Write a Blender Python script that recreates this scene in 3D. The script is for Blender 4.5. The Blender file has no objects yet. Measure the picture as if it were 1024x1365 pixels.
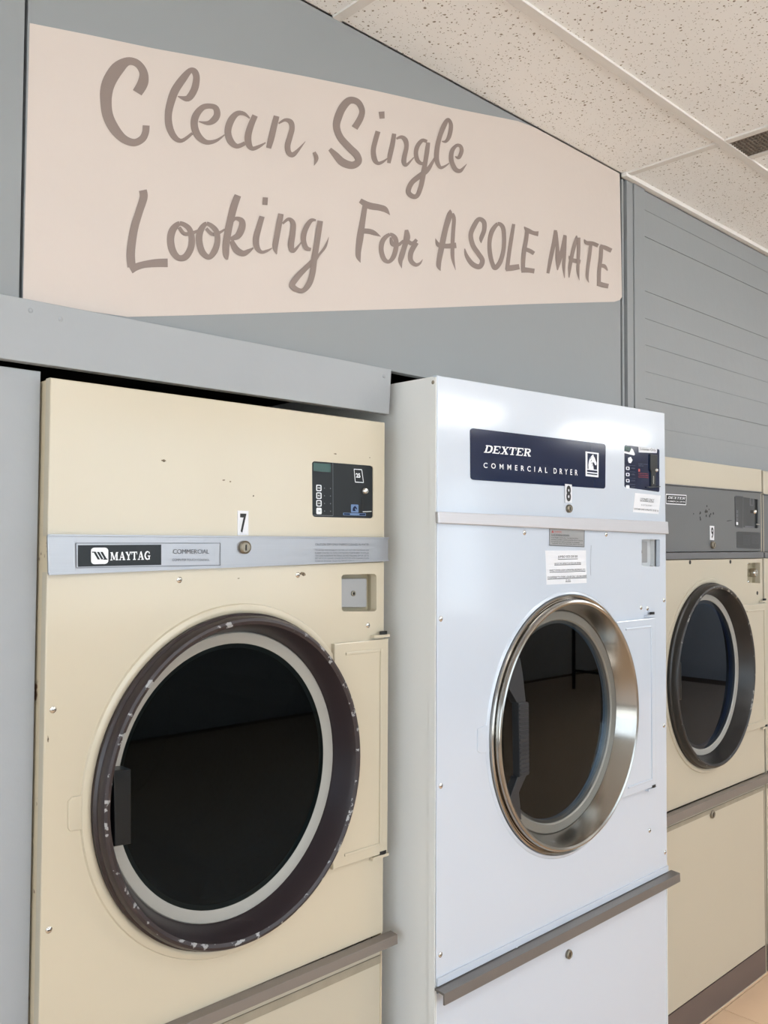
import bpy, bmesh, math, random
from mathutils import Vector, Matrix
from mathutils.geometry import tessellate_polygon
random.seed(4)
S = bpy.context.scene
C = S.collection
PI = math.pi

# ------------------------------------------------------------------ camera
FPX, YAW, PIT, ROL, EYE = 1184.48, 0.76422, 0.036958, 0.0047387, 1.55
VF = Vector((math.sin(YAW)*math.cos(PIT), math.cos(YAW)*math.cos(PIT), math.sin(PIT)))
VR0 = Vector((math.cos(YAW), -math.sin(YAW), 0))
VU0 = VR0.cross(VF)
VR = VR0*math.cos(ROL) + VU0*math.sin(ROL)
VU = VU0*math.cos(ROL) - VR0*math.sin(ROL)
cd = bpy.data.cameras.new('camera'); cam = bpy.data.objects.new('camera', cd); C.objects.link(cam)
cam.matrix_world = Matrix(((VR.x, VU.x, -VF.x, 0), (VR.y, VU.y, -VF.y, 0), (VR.z, VU.z, -VF.z, EYE), (0, 0, 0, 1)))
cd.sensor_fit = 'AUTO'; cd.sensor_width = 36; cd.lens = FPX/1365*36; cd.clip_start = .02
S.camera = cam

# ------------------------------------------------------------------ light
S.view_settings.view_transform = 'Standard'; S.view_settings.look = 'None'
S.view_settings.gamma = 1; S.view_settings.use_curve_mapping = False
S.view_settings.exposure = 0.1
W = bpy.data.worlds.new('world'); S.world = W; W.use_nodes = True
bg = W.node_tree.nodes['Background']; bg.inputs[0].default_value = (0.77, 0.885, 1.0, 1); bg.inputs[1].default_value = 3.7
TROFFER = 8.5
sl = bpy.data.lights.new('sun', 'SUN'); sl.energy = 16.0; sl.angle = .01; sl.color = (.96, .98, 1)
so = bpy.data.objects.new('sun', sl); C.objects.link(so); so.rotation_euler = (math.radians(-30), 0, math.radians(-12))   # high sun over the street
ROOM_X0, ROOM_X1, ROOM_Y0 = -3.0, 10.0, -3.6
ZC = 2.69
WINS = [(-2.6, -0.1, .3, 2.45), (.3, 5.45, .95, 2.60), (6.8, 9.0, .75, 2.3)]   # openings of the street side
for i, (a, b, z0, z1) in enumerate(WINS):                            # portals: guide sampling of the sky through the windows
    l = bpy.data.lights.new('window_portal', 'AREA'); l.shape = 'RECTANGLE'; l.size = b-a; l.size_y = z1-z0
    l.cycles.is_portal = True
    o = bpy.data.objects.new('window_portal', l); C.objects.link(o)
    o.location = ((a+b)/2, ROOM_Y0-.02, (z0+z1)/2); o.rotation_euler = (PI/2, 0, 0)

SIDEWIN = (-3.3, .9, .25, 2.5)           # unseen left-wall glazing, added for light from that side: y0, y1, z0, z1
l = bpy.data.lights.new('window_portal', 'AREA'); l.shape = 'RECTANGLE'; l.size = SIDEWIN[1]-SIDEWIN[0]; l.size_y = SIDEWIN[3]-SIDEWIN[2]; l.cycles.is_portal = True
o = bpy.data.objects.new('window_portal', l); C.objects.link(o)
o.location = (ROOM_X0-.02, (SIDEWIN[0]+SIDEWIN[1])/2, (SIDEWIN[2]+SIDEWIN[3])/2); o.rotation_euler = (PI/2, 0, -PI/2)

# planes the photograph was measured against (metres)
YW, Y7, Y8 = 1.439, 1.407, 1.30
def P(px, py, y):                      # point of the plane y where the measured pixel lies -> (x, z)
    d = VF + VR*((px-512)/FPX) - VU*((py-682.5)/FPX)
    t = y/d.y
    return (d.x*t, EYE+d.z*t)

# ------------------------------------------------------------------ materials
def lin(c):
    return tuple((v/255/12.92 if v/255 <= .04045 else ((v/255+.055)/1.055)**2.4) for v in c)
def mat(name, rgb, rough=.5, metal=0., noise=0., nscale=8., bump=0., bscale=60., spec=.5, coat=0., coat_rough=.1, aniso=None, rvar=0.):
    m = bpy.data.materials.new(name); m.use_nodes = True
    nt = m.node_tree; b = nt.nodes['Principled BSDF']
    col = (*lin(rgb), 1)
    b.inputs['Base Color'].default_value = col; b.inputs['Roughness'].default_value = rough
    b.inputs['Metallic'].default_value = metal; b.inputs['Specular IOR Level'].default_value = spec
    if coat: b.inputs['Coat Weight'].default_value = coat; b.inputs['Coat Roughness'].default_value = coat_rough
    tc = nt.nodes.new('ShaderNodeTexCoord')
    src = tc.outputs['Object']
    if aniso:
        mp = nt.nodes.new('ShaderNodeMapping'); mp.inputs['Scale'].default_value = aniso
        nt.links.new(src, mp.inputs[0]); src = mp.outputs[0]
    if noise:
        n = nt.nodes.new('ShaderNodeTexNoise'); n.inputs['Scale'].default_value = nscale; n.inputs['Detail'].default_value = 6
        nt.links.new(src, n.inputs['Vector'])
        r = nt.nodes.new('ShaderNodeMix'); r.data_type = 'RGBA'
        r.inputs['A'].default_value = (*[v*(1-noise) for v in col[:3]], 1); r.inputs['B'].default_value = (*[min(1, v*(1+noise)) for v in col[:3]], 1)
        nt.links.new(n.outputs[0], r.inputs['Factor']); nt.links.new(r.outputs['Result'], b.inputs['Base Color'])
        if rvar:
            mr = nt.nodes.new('ShaderNodeMapRange'); mr.inputs['To Min'].default_value = rough-rvar; mr.inputs['To Max'].default_value = rough+rvar
            nt.links.new(n.outputs[0], mr.inputs['Value']); nt.links.new(mr.outputs[0], b.inputs['Roughness'])
    if bump:
        n2 = nt.nodes.new('ShaderNodeTexNoise'); n2.inputs['Scale'].default_value = bscale; n2.inputs['Detail'].default_value = 4
        nt.links.new(src, n2.inputs['Vector'])
        bp = nt.nodes.new('ShaderNodeBump'); bp.inputs['Strength'].default_value = bump; bp.inputs['Distance'].default_value = .01
        nt.links.new(n2.outputs[0], bp.inputs['Height']); nt.links.new(bp.outputs[0], b.inputs['Normal'])
    return m
def speck(m, rgb, scale, lo, hi, strength=1., dist=None):
    """scattered chips / specks: a thresholded noise mixes a second colour in"""
    nt = m.node_tree; b = nt.nodes['Principled BSDF']
    tc = nt.nodes.new('ShaderNodeTexCoord'); n = nt.nodes.new('ShaderNodeTexNoise'); n.inputs['Scale'].default_value = scale; n.inputs['Detail'].default_value = 5
    nt.links.new(tc.outputs['Object'], n.inputs['Vector'])
    mr = nt.nodes.new('ShaderNodeMapRange'); mr.inputs['From Min'].default_value = lo; mr.inputs['From Max'].default_value = hi; mr.inputs['To Max'].default_value = strength
    nt.links.new(n.outputs[0], mr.inputs['Value'])
    mx = nt.nodes.new('ShaderNodeMix'); mx.data_type = 'RGBA'; mx.inputs['B'].default_value = (*lin(rgb), 1)
    bc = b.inputs['Base Color']
    if bc.is_linked: nt.links.new(bc.links[0].from_socket, mx.inputs['A'])
    else: mx.inputs['A'].default_value = bc.default_value
    nt.links.new(mr.outputs[0], mx.inputs['Factor']); nt.links.new(mx.outputs['Result'], bc)
    return m

M = {}
M['wall'] = mat('grey_wall_paint', (138, 141, 143), .55, noise=.03, nscale=3, bump=.05, bscale=25)
M['board'] = mat('grey_board_paint', (157, 160, 163), .5, noise=.03, nscale=4, bump=.08, bscale=30)
M['banner'] = mat('banner_paint', (199, 187, 179), .55, noise=.035, nscale=2.2, bump=.05, bscale=40)
M['letters'] = mat('letter_paint', (132, 117, 110), .55, noise=.06, nscale=14)
M['cream'] = mat('cream_enamel', (196, 185, 163), .3, noise=.02, nscale=2.5, coat=.6, coat_rough=.13, bump=.012, bscale=7)
M['cream_old'] = mat('aged_cream_enamel', (186, 177, 158), .36, noise=.03, nscale=2.5, coat=.3, coat_rough=.2, bump=.012, bscale=7)
M['cream_side'] = speck(mat('worn_cream_edge', (205, 190, 162), .5), (110, 80, 58), 26, .64, .69)
M['white'] = mat('white_enamel', (197, 205, 217), .22, noise=.01, nscale=3, coat=1.0, coat_rough=.09, bump=.008, bscale=6)
M['white_shade'] = mat('white_shade_enamel', (225, 226, 225), .4, noise=.015, nscale=3)  # same enamel as the front; its shaded-side tone is put into the colour
M['plum'] = mat('dark_plum_plastic', (44, 35, 37), .34, noise=.1, nscale=6)
M['plum_chip'] = speck(mat('chipped_plum_rim', (46, 37, 39), .38), (150, 150, 150), 52, .60, .62)
M['blackring'] = mat('black_plastic', (33, 32, 32), .35, noise=.1, nscale=6)
M['black_chip'] = speck(mat('chipped_black_rim', (38, 37, 37), .38), (130, 128, 122), 52, .62, .65)
M['steel'] = mat('brushed_steel_ring', (162, 158, 152), .17, metal=1, noise=.04, nscale=20, aniso=(1, 30, 1))
M['gasket'] = mat('grey_gasket', (156, 153, 146), .5, noise=.04, nscale=8)
M['gasket8'] = mat('metal_gasket', (132, 130, 124), .42, metal=.5, noise=.04, nscale=8)
M['alu'] = mat('brushed_aluminium', (162, 162, 165), .34, metal=.85, noise=.05, nscale=30, aniso=(.15, 1, 25), bump=.05, bscale=60)
M['alu8'] = mat('satin_aluminium', (205, 204, 208), .42, metal=.75, noise=.05, nscale=30, aniso=(.15, 1, 25))
M['bar7'] = mat('painted_grey_brown_bar', (122, 112, 104), .45, noise=.08, nscale=10)
M['bar8'] = mat('grey_metal_bar', (122, 118, 116), .38, metal=.5, noise=.06, nscale=14)
M['brown'] = mat('brown_kick_paint', (98, 84, 78), .5, noise=.06, nscale=8)
M['black'] = mat('black_gloss', (20, 23, 25), .3, spec=.3)
M['blackm'] = mat('black_matt', (18, 18, 18), .6)
M['navy'] = mat('navy_label', (22, 33, 62), .1, spec=.4)
M['paper'] = mat('white_paper', (220, 221, 226), .55)
M['print'] = mat('white_print', (232, 234, 238), .45)
M['ink'] = mat('black_ink', (24, 24, 26), .5)
M['greyink'] = mat('grey_ink', (98, 100, 106), .5)
M['red'] = mat('red_print', (178, 62, 54), .5)
M['green'] = mat('green_display', (48, 78, 72), .25)
M['blue'] = mat('blue_sticker', (92, 118, 158), .4)
M['chrome'] = mat('chrome', (205, 203, 198), .18, metal=1)
M['oldmetal'] = mat('dull_metal', (138, 130, 116), .38, metal=.8)
M['lockplate'] = mat('grey_lock_plate', (160, 160, 160), .42, metal=.45)
M['recess'] = mat('tan_recess', (168, 158, 134), .5)
M['recess8'] = mat('white_recess', (205, 207, 208), .45)
M['greypanel'] = mat('slate_grey_panel', (96, 98, 100), .32, noise=.04, nscale=3, coat=.2)
M['greystrip'] = mat('slate_grey_strip', (98, 99, 102), .38, noise=.03)
M['darkplate'] = mat('charcoal_plate', (52, 55, 58), .3)
M['handle'] = mat('dark_handle_plastic', (36, 39, 44), .4)
M['drum'] = mat('drum_steel', (120, 120, 118), .4, metal=.9)
M['tee'] = mat('ceiling_tee_paint', (224, 221, 218), .5)
M['frame'] = mat('dark_window_frame', (58, 55, 52), .4)
M['plain'] = mat('white_wall_paint', (225, 223, 218), .6)
M['seam'] = mat('dark_seam', (60, 52, 48), .8)
M['vent'] = mat('brown_grey_vent_metal', (128, 118, 108), .5, noise=.25, nscale=60)
M['ventback'] = mat('dark_vent_interior', (105, 96, 88), .7)
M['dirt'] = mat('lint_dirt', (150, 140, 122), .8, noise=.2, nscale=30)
M['floor'] = mat('tan_vinyl_tile', (226, 192, 158), .3, noise=.06, nscale=5, bump=.02, bscale=12)
M['subfloor'] = mat('dark_tile_joint', (112, 84, 64), .7)

def tile_material():
    m = mat('fissured_ceiling_tile', (222, 216, 208), .8)
    nt = m.node_tree; b = nt.nodes['Principled BSDF']
    tc = nt.nodes.new('ShaderNodeTexCoord')
    outs = []
    for sc, th, rnd in ((98, .32, .42), (200, .30, .42)):
        n = nt.nodes.new('ShaderNodeTexNoise'); n.inputs['Scale'].default_value = 40; nt.links.new(tc.outputs['Object'], n.inputs['Vector'])
        ad = nt.nodes.new('ShaderNodeVectorMath'); ad.operation = 'MULTIPLY_ADD'
        ad.inputs[1].default_value = (.012, .012, .012); nt.links.new(n.outputs['Color'], ad.inputs[0]); nt.links.new(tc.outputs['Object'], ad.inputs[2])
        v = nt.nodes.new('ShaderNodeTexVoronoi'); v.inputs['Scale'].default_value = sc; v.voronoi_dimensions = '3D'
        nt.links.new(ad.outputs[0], v.inputs['Vector'])
        # only some of the cells carry a pinhole, of varying size
        sep = nt.nodes.new('ShaderNodeSeparateColor'); nt.links.new(v.outputs['Color'], sep.inputs[0])
        mm = nt.nodes.new('ShaderNodeMapRange'); mm.inputs['From Min'].default_value = rnd; mm.inputs['To Min'].default_value = 0; mm.inputs['To Max'].default_value = th; nt.links.new(sep.outputs[0], mm.inputs[0])
        lt = nt.nodes.new('ShaderNodeMath'); lt.operation = 'LESS_THAN'; nt.links.new(v.outputs['Distance'], lt.inputs[0]); nt.links.new(mm.outputs[0], lt.inputs[1])
        outs.append(lt.outputs[0])
    mx = nt.nodes.new('ShaderNodeMath'); mx.operation = 'MAXIMUM'; nt.links.new(outs[0], mx.inputs[0]); nt.links.new(outs[1], mx.inputs[1])
    c = nt.nodes.new('ShaderNodeMix'); c.data_type = 'RGBA'
    nb = nt.nodes.new('ShaderNodeTexNoise'); nb.inputs['Scale'].default_value = 3; nt.links.new(tc.outputs['Object'], nb.inputs['Vector'])
    ba = nt.nodes.new('ShaderNodeMix'); ba.data_type = 'RGBA'; ba.inputs['A'].default_value = (*lin((240, 240, 240)), 1); ba.inputs['B'].default_value = (*lin((248, 248, 248)), 1)
    nt.links.new(nb.outputs[0], ba.inputs['Factor']); nt.links.new(ba.outputs['Result'], c.inputs['A'])
    c.inputs['B'].default_value = (*lin((150, 140, 130)), 1)
    nt.links.new(mx.outputs[0], c.inputs['Factor']); nt.links.new(c.outputs['Result'], b.inputs['Base Color'])
    inv = nt.nodes.new('ShaderNodeMath'); inv.operation = 'SUBTRACT'; inv.inputs[0].default_value = 1; nt.links.new(mx.outputs[0], inv.inputs[1])
    bp = nt.nodes.new('ShaderNodeBump'); bp.inputs['Strength'].default_value = .5; bp.inputs['Distance'].default_value = .003
    nt.links.new(inv.outputs[0], bp.inputs['Height']); nt.links.new(bp.outputs[0], b.inputs['Normal'])
    return m
M['tile'] = tile_material()

def glass(name, tint, f, gc=(.92, .96, 1, 1)):
    m = bpy.data.materials.new(name); m.use_nodes = True; nt = m.node_tree
    for n in list(nt.nodes):
        if n.type != 'OUTPUT_MATERIAL': nt.nodes.remove(n)
    out = nt.nodes[0]
    t = nt.nodes.new('ShaderNodeBsdfTransparent'); t.inputs[0].default_value = (*tint, 1)
    g = nt.nodes.new('ShaderNodeBsdfGlossy'); g.inputs['Roughness'].default_value = .015; g.inputs['Color'].default_value = gc
    fr = nt.nodes.new('ShaderNodeFresnel'); fr.inputs['IOR'].default_value = f
    mx = nt.nodes.new('ShaderNodeMixShader')
    nt.links.new(fr.outputs[0], mx.inputs[0]); nt.links.new(t.outputs[0], mx.inputs[1]); nt.links.new(g.outputs[0], mx.inputs[2]); nt.links.new(mx.outputs[0], out.inputs[0])
    return m
M['glass7'] = glass('black_tinted_glass', (.10, .12, .12), 1.27, (.62, .8, .95, 1))
M['glass8'] = glass('smoked_glass', (.60, .61, .62), 1.38, (.80, .90, 1, 1))
M['glass9'] = glass('dark_smoked_glass', (.22, .23, .25), 1.45, (.62, .76, 1, 1))
M['winglass'] = glass('clear_glass', (.97, .98, .98), 1.3)

def emit(name, rgb, s):
    m = bpy.data.materials.new(name); m.use_nodes = True; nt = m.node_tree
    b = nt.nodes['Principled BSDF']; b.inputs['Base Color'].default_value = (.8, .8, .8, 1)
    b.inputs['Emission Color'].default_value = (*rgb, 1); b.inputs['Emission Strength'].default_value = s
    return m
M['lamp'] = emit('lit_diffuser', (.97, .99, 1.0), TROFFER)

# ------------------------------------------------------------------ helpers
def link(name, me, m, parent=None, smooth=False):
    o = bpy.data.objects.new(name, me); C.objects.link(o)
    if isinstance(m, (list, tuple)):
        for k in m: me.materials.append(M[k] if isinstance(k, str) else k)
    elif m: me.materials.append(M[m] if isinstance(m, str) else m)
    if parent: o.parent = parent
    if smooth:
        for p in me.polygons: p.use_smooth = True
    return o
def mesh_of(vs, fs, name='mesh'):
    me = bpy.data.meshes.new(name); me.from_pydata([tuple(v) for v in vs], [], [tuple(f) for f in fs]); me.validate(); me.update(); return me
def bevel(o, w=.0015, seg=2):
    b = o.modifiers.new('bevel', 'BEVEL'); b.width = w; b.segments = seg; b.limit_method = 'ANGLE'; b.angle_limit = .7
    return o
class MB:
    def __init__(s): s.v = []; s.f = []; s.mi = []
    def add(s, vs, fs, mi=0):
        n = len(s.v); s.v += [tuple(v) for v in vs]; s.f += [tuple(n+i for i in f) for f in fs]; s.mi += [mi]*len(fs); return s
    def box(s, x0, x1, y0, y1, z0, z1, mi=0):
        return s.add([(x0,y0,z0),(x1,y0,z0),(x1,y1,z0),(x0,y1,z0),(x0,y0,z1),(x1,y0,z1),(x1,y1,z1),(x0,y1,z1)],
                     [(0,3,2,1),(4,5,6,7),(0,1,5,4),(1,2,6,5),(2,3,7,6),(3,0,4,7)], mi)
    def prism(s, loops, y0, y1, mi=0):
        """loops: [outer, hole, ...] of (x, z); front face at y0 (towards the viewer), back at y1"""
        ls = []
        for k, l in enumerate(loops):
            a = sum(l[i][0]*l[(i+1) % len(l)][1]-l[(i+1) % len(l)][0]*l[i][1] for i in range(len(l)))
            if (a > 0) != (k == 0): l = l[::-1]
            ls.append(list(l))
        tri = tessellate_polygon([[Vector((x, z, 0)) for x, z in l] for l in ls])
        flat = [p for l in ls for p in l]; n = len(flat)
        vs = [(x, y0, z) for x, z in flat]+[(x, y1, z) for x, z in flat]
        fs = []
        for t in tri:
            a, b, c = t
            ar = (flat[b][0]-flat[a][0])*(flat[c][1]-flat[a][1])-(flat[c][0]-flat[a][0])*(flat[b][1]-flat[a][1])
            if ar < 0: a, b, c = a, c, b
            fs.append((a, b, c)); fs.append((c+n, b+n, a+n))
        o = 0
        for l in ls:
            m = len(l)
            for i in range(m):
                j = (i+1) % m; fs.append((o+j, o+i, o+i+n, o+j+n))
            o += m
        return s.add(vs, fs, mi)
    def lathe(s, prof, cx, cz, rx, rz, n=96, mi=0, mis=None):
        """prof: (dr, y): radius offset from rx/rz and depth"""
        vs = []
        for dr, y in prof:
            for k in range(n):
                a = 2*PI*k/n; vs.append((cx+(rx+dr)*math.cos(a), y, cz+(rz+dr)*math.sin(a)))
        for i in range(len(prof)-1):
            fs = [(i*n+k, i*n+(k+1) % n, (i+1)*n+(k+1) % n, (i+1)*n+k) for k in range(n)]
            if i == 0: b0 = len(s.v); s.v += vs
            s.f += [tuple(b0+q for q in f) for f in fs]; s.mi += [mis[i] if mis else mi]*n
        return s
    def obj(s, name, m, parent=None, smooth=False):
        me = mesh_of(s.v, s.f, name)
        o = link(name, me, m, parent, smooth)
        if len(me.polygons) == len(s.mi):
            for p, i in zip(me.polygons, s.mi): p.material_index = i
        if smooth:
            me.set_sharp_from_angle(angle=math.radians(38))
        return o
def thing(name, label, cat, loc=(0, 0, 0), group=None):
    o = bpy.data.objects.new(name, None); C.objects.link(o); o.location = loc; o['label'] = label; o['category'] = cat
    if group: o['group'] = group
    return o
def struct(o): o['kind'] = 'structure'; return o
def rrect(q, r=.12, n=5, asp=1.):
    """rounded rectangle inside a quad q = TL,TR,BR,BL; r as a share of the height"""
    out = []
    rv = r; ru = r/asp
    for cu, cv, a0 in ((1-ru, rv, -PI/2), (1-ru, 1-rv, 0), (ru, 1-rv, PI/2), (ru, rv, PI)):
        for k in range(n+1):
            a = a0+PI/2*k/n; out.append((cu+ru*math.cos(a), cv+rv*math.sin(a)))
    return [uv(q, u, v) for u, v in out]
def uv(q, u, v):                        # v downwards
    (ax, ay), (bx, by), (cx, cy), (dx, dy) = q
    return ((1-u)*(1-v)*ax+u*(1-v)*bx+u*v*cx+(1-u)*v*dx, (1-u)*(1-v)*ay+u*(1-v)*by+u*v*cy+(1-u)*v*dy)
def W4(q, y): return [P(a, b, y) for a, b in q]
def sub(q, u0, v0, u1, v1): return [uv(q, u0, v0), uv(q, u1, v0), uv(q, u1, v1), uv(q, u0, v1)]
def rect(x0, x1, z0, z1): return [(x0, z1), (x1, z1), (x1, z0), (x0, z0)]
def ellipse(cx, cz, rx, rz, n=96): return [(cx+rx*math.cos(2*PI*k/n), cz+rz*math.sin(2*PI*k/n)) for k in range(n)]
def inset(l, w):
    a = sum(l[i][0]*l[(i+1) % len(l)][1]-l[(i+1) % len(l)][0]*l[i][1] for i in range(len(l)))
    if a < 0: l = l[::-1]
    out = []; n = len(l)
    for i in range(n):
        p, q, r = Vector(l[i-1]), Vector(l[i]), Vector(l[(i+1) % n])
        d1 = (q-p).normalized() if (q-p).length > 1e-7 else (r-q).normalized(); d2 = (r-q).normalized() if (r-q).length > 1e-7 else d1
        n1 = Vector((-d1.y, d1.x)); n2 = Vector((-d2.y, d2.x)); b = n1+n2
        k = w/max(.35, b.length_squared/2)
        out.append(tuple(q+b*k)) if b.length_squared > 1e-6 else out.append(tuple(q))
    return l, out
def plate(name, loops, y0, th, m, parent=None, bev=0):
    """flat piece with its outer front edge rounded over by bev"""
    if not bev: return MB().prism(loops, y0, y0+th).obj(name, m, parent)
    outer, _ = inset(loops[0], 0); n = len(outer); mb = MB()
    steps = [(0, bev), (bev*.3, bev*.3), (bev, 0)]           # (inset, depth)
    rings = [[(x, y0+d, z) for x, z in inset(outer, i)[1]] for i, d in steps]
    for a in range(2):
        mb.add(rings[a]+rings[a+1], [(k, (k+1) % n, n+(k+1) % n, n+k) for k in range(n)])
    mb.prism([inset(outer, bev)[1]]+list(loops[1:]), y0, y0+th)
    mb.add(rings[0]+[(x, y0+th, z) for x, z in outer], [((k+1) % n, k, n+k, n+(k+1) % n) for k in range(n)])
    return mb.obj(name, m, parent)
# text from Blender's built-in font laid into a quad (world x, z) of the plane y
def text_mb(mb, s, q, y, bold=0., mi=0, th=.0004, shear=0.):
    cu = bpy.data.curves.new('t', 'FONT'); cu.body = s; cu.size = 1; cu.offset = bold; cu.resolution_u = 3; cu.fill_mode = 'FRONT'; cu.shear = shear
    o = bpy.data.objects.new('t', cu); C.objects.link(o)
    dg = bpy.context.evaluated_depsgraph_get(); me = bpy.data.meshes.new_from_object(o.evaluated_get(dg))
    xs = [v.co.x for v in me.vertices]; ys = [v.co.y for v in me.vertices]
    x0, x1, y0, y1 = min(xs), max(xs), min(ys), max(ys)
    vs = []
    for v in me.vertices:
        a, b = uv(q, (v.co.x-x0)/(x1-x0), 1-(v.co.y-y0)/(y1-y0)); vs.append((a, y-th, b))
    mb.add(vs, [tuple(p.vertices) for p in me.polygons], mi)
    bpy.data.objects.remove(o); bpy.data.curves.remove(cu); bpy.data.meshes.remove(me)
def text(name, s, q, y, m, parent, bold=0., shear=0.):
    mb = MB()
    for line, quad in (s if isinstance(s, list) else [(s, q)]): text_mb(mb, line, quad, y, bold, shear=shear)
    return mb.obj(name, m, parent)
# brush strokes: list of (x, y, width), drawn in a 2D frame and mapped by fn to (x, z)
def catmull(pts, k=6):
    if len(pts) < 3: return pts
    out = []
    closed = abs(pts[0][0]-pts[-1][0])+abs(pts[0][1]-pts[-1][1]) < 1e-6
    for i in range(len(pts)-1):
        p0 = pts[i-1] if i > 0 else (pts[-2] if closed else pts[0]); p1 = pts[i]; p2 = pts[i+1]
        p3 = pts[i+2] if i+2 < len(pts) else (pts[1] if closed else pts[-1])
        for j in range(k):
            t = j/k
            out.append(tuple(.5*((2*p1[c])+(-p0[c]+p2[c])*t+(2*p0[c]-5*p1[c]+4*p2[c]-p3[c])*t*t+(-p0[c]+3*p1[c]-3*p2[c]+p3[c])*t**3) for c in range(3)))
    out.append(pts[-1]); return out
def ribbon(mb, pts, fn, y, smooth=True, mi=0):
    pts = catmull(pts) if smooth else pts
    L = []; R_ = []
    n = len(pts)
    for i, (x, yy, w) in enumerate(pts):
        a = pts[max(0, i-1)]; b = pts[min(n-1, i+1)]
        dx, dy = b[0]-a[0], b[1]-a[1]; l = math.hypot(dx, dy) or 1
        nx, ny = -dy/l*w/2, dx/l*w/2
        L.append(fn(x+nx, yy+ny)); R_.append(fn(x-nx, yy-ny))
    mb.k = getattr(mb, 'k', 0)+1                     # later brush strokes lie a hair above earlier ones
    yk = lambda i: y-.00005*mb.k-.00003*i/n
    vs = [(a, yk(i), b) for i, (a, b) in enumerate(L)]+[(a, yk(i), b) for i, (a, b) in enumerate(R_)]
    mb.add(vs, [(i, i+1, n+i+1, n+i) for i in range(n-1)], mi)
    return mb
SLAB = {
 'D': (.95, [[(.2,0,.2),(.2,1,.2)], [(0,.06,.12),(.5,.06,.12)], [(0,.94,.12),(.5,.94,.12)], [(.48,.92,.16),(.72,.82,.2),(.8,.5,.22),(.72,.18,.2),(.48,.08,.16)]]),
 'E': (.92, [[(.2,0,.2),(.2,1,.2)], [(0,.06,.12),(.8,.06,.12)], [(0,.94,.12),(.8,.94,.12)], [(.2,.5,.11),(.58,.5,.11)], [(.76,.06,.1),(.8,.32,.08)], [(.76,.94,.1),(.78,.7,.08)]]),
 'X': (.98, [[(.18,.96,.2),(.78,.04,.2)], [(.76,.96,.11),(.2,.04,.11)], [(0,.95,.1),(.4,.95,.1)], [(.58,.95,.1),(.94,.95,.1)], [(0,.05,.1),(.38,.05,.1)], [(.54,.05,.1),(.95,.05,.1)]]),
 'T': (.9, [[(.42,0,.2),(.42,1,.2)], [(0,.94,.12),(.84,.94,.12)], [(.04,.94,.08),(.02,.66,.08)], [(.8,.94,.08),(.82,.66,.08)], [(.2,.05,.1),(.64,.05,.1)]]),
 'R': (.98, [[(.2,0,.2),(.2,1,.2)], [(0,.05,.1),(.4,.05,.1)], [(0,.94,.12),(.5,.94,.12)], [(.48,.94,.12),(.7,.86,.18),(.72,.62,.18),(.48,.5,.12)], [(.2,.5,.11),(.5,.5,.11)], [(.46,.5,.2),(.76,.03,.2)], [(.6,.05,.1),(.94,.05,.1)]]),
 'M': (1.25, [[(.16,0,.1),(.2,1,.14)], [(.24,1,.22),(.58,.08,.16)], [(.58,.05,.1),(.92,1,.1)], [(.98,1,.22),(.98,0,.22)], [(0,.05,.1),(.36,.05,.1)], [(.78,.05,.1),(1.2,.05,.1)], [(.02,.95,.1),(.3,.95,.1)], [(.9,.95,.1),(1.18,.95,.1)]]),
 'A': (.98, [[(.16,.02,.1),(.48,1,.1)], [(.48,1,.22),(.8,.02,.22)], [(.25,.34,.1),(.68,.34,.1)], [(0,.05,.1),(.34,.05,.1)], [(.56,.05,.1),(.97,.05,.1)]]),
 'Y': (.9, [[(.14,.97,.22),(.46,.48,.2)], [(.78,.97,.1),(.48,.48,.12)], [(.45,0,.2),(.45,.5,.2)], [(0,.95,.1),(.36,.95,.1)], [(.6,.95,.1),(.92,.95,.1)], [(.22,.05,.1),(.68,.05,.1)]]),
 'G': (1.0, [[(.82,.7,.1),(.8,.92,.08)], [(.8,.82,.08),(.62,.95,.12),(.32,.88,.2),(.14,.5,.22),(.32,.12,.2),(.6,.05,.12),(.8,.14,.12)], [(.78,.0,.18),(.78,.44,.18)], [(.55,.44,.1),(.95,.44,.1)]]),
}
def slab(mb, word, q, y, slant=0., mi=0):
    tot = sum(SLAB[c][0] for c in word); x = 0
    for c in word:
        w, st = SLAB[c]
        for s_ in st:
            fn = lambda a, b, x=x: uv(q, (x+a*.97+b*slant)/tot, 1-b)
            ribbon(mb, s_, fn, y, smooth=len(s_) > 2, mi=mi); mb.k = mb.k % 3
        x += w
def dome(name, x, z, y, r, m, parent, h=None, slot=True):
    h = h or r*.5
    mb = MB()
    mb.lathe([(0, y), (0, y-h*.35), (-r*.35, y-h*.85), (-r*.9, y-h)], x, z, r, r, 12, 0)
    if slot: mb.box(x-r*.55, x+r*.55, y-h*1.04, y-h*.6, z-r*.12, z+r*.12, 1)
    return mb.obj(name, [m, 'blackm'], parent, True)
def screws(pts, y, parent, r=.0055, m='chrome'):
    for a, b in pts:
        x, z = P(a, b, y); dome('screw', x, z, y, r, m, parent)
def lock(x, z, y, r, parent, m='oldmetal', name='lock'):
    mb = MB(); mb.lathe([(0, y), (0, y-.006), (-r*.18, y-.008), (-r*.28, y-.0065), (-r*.98, y-.0065)], x, z, r, r, 24, 0)
    mb.box(x-r*.09, x+r*.09, y-.0075, y-.006, z-r*.5, z+r*.4, 1)
    return mb.obj(name, [m, 'blackm'], parent, True)

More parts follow.
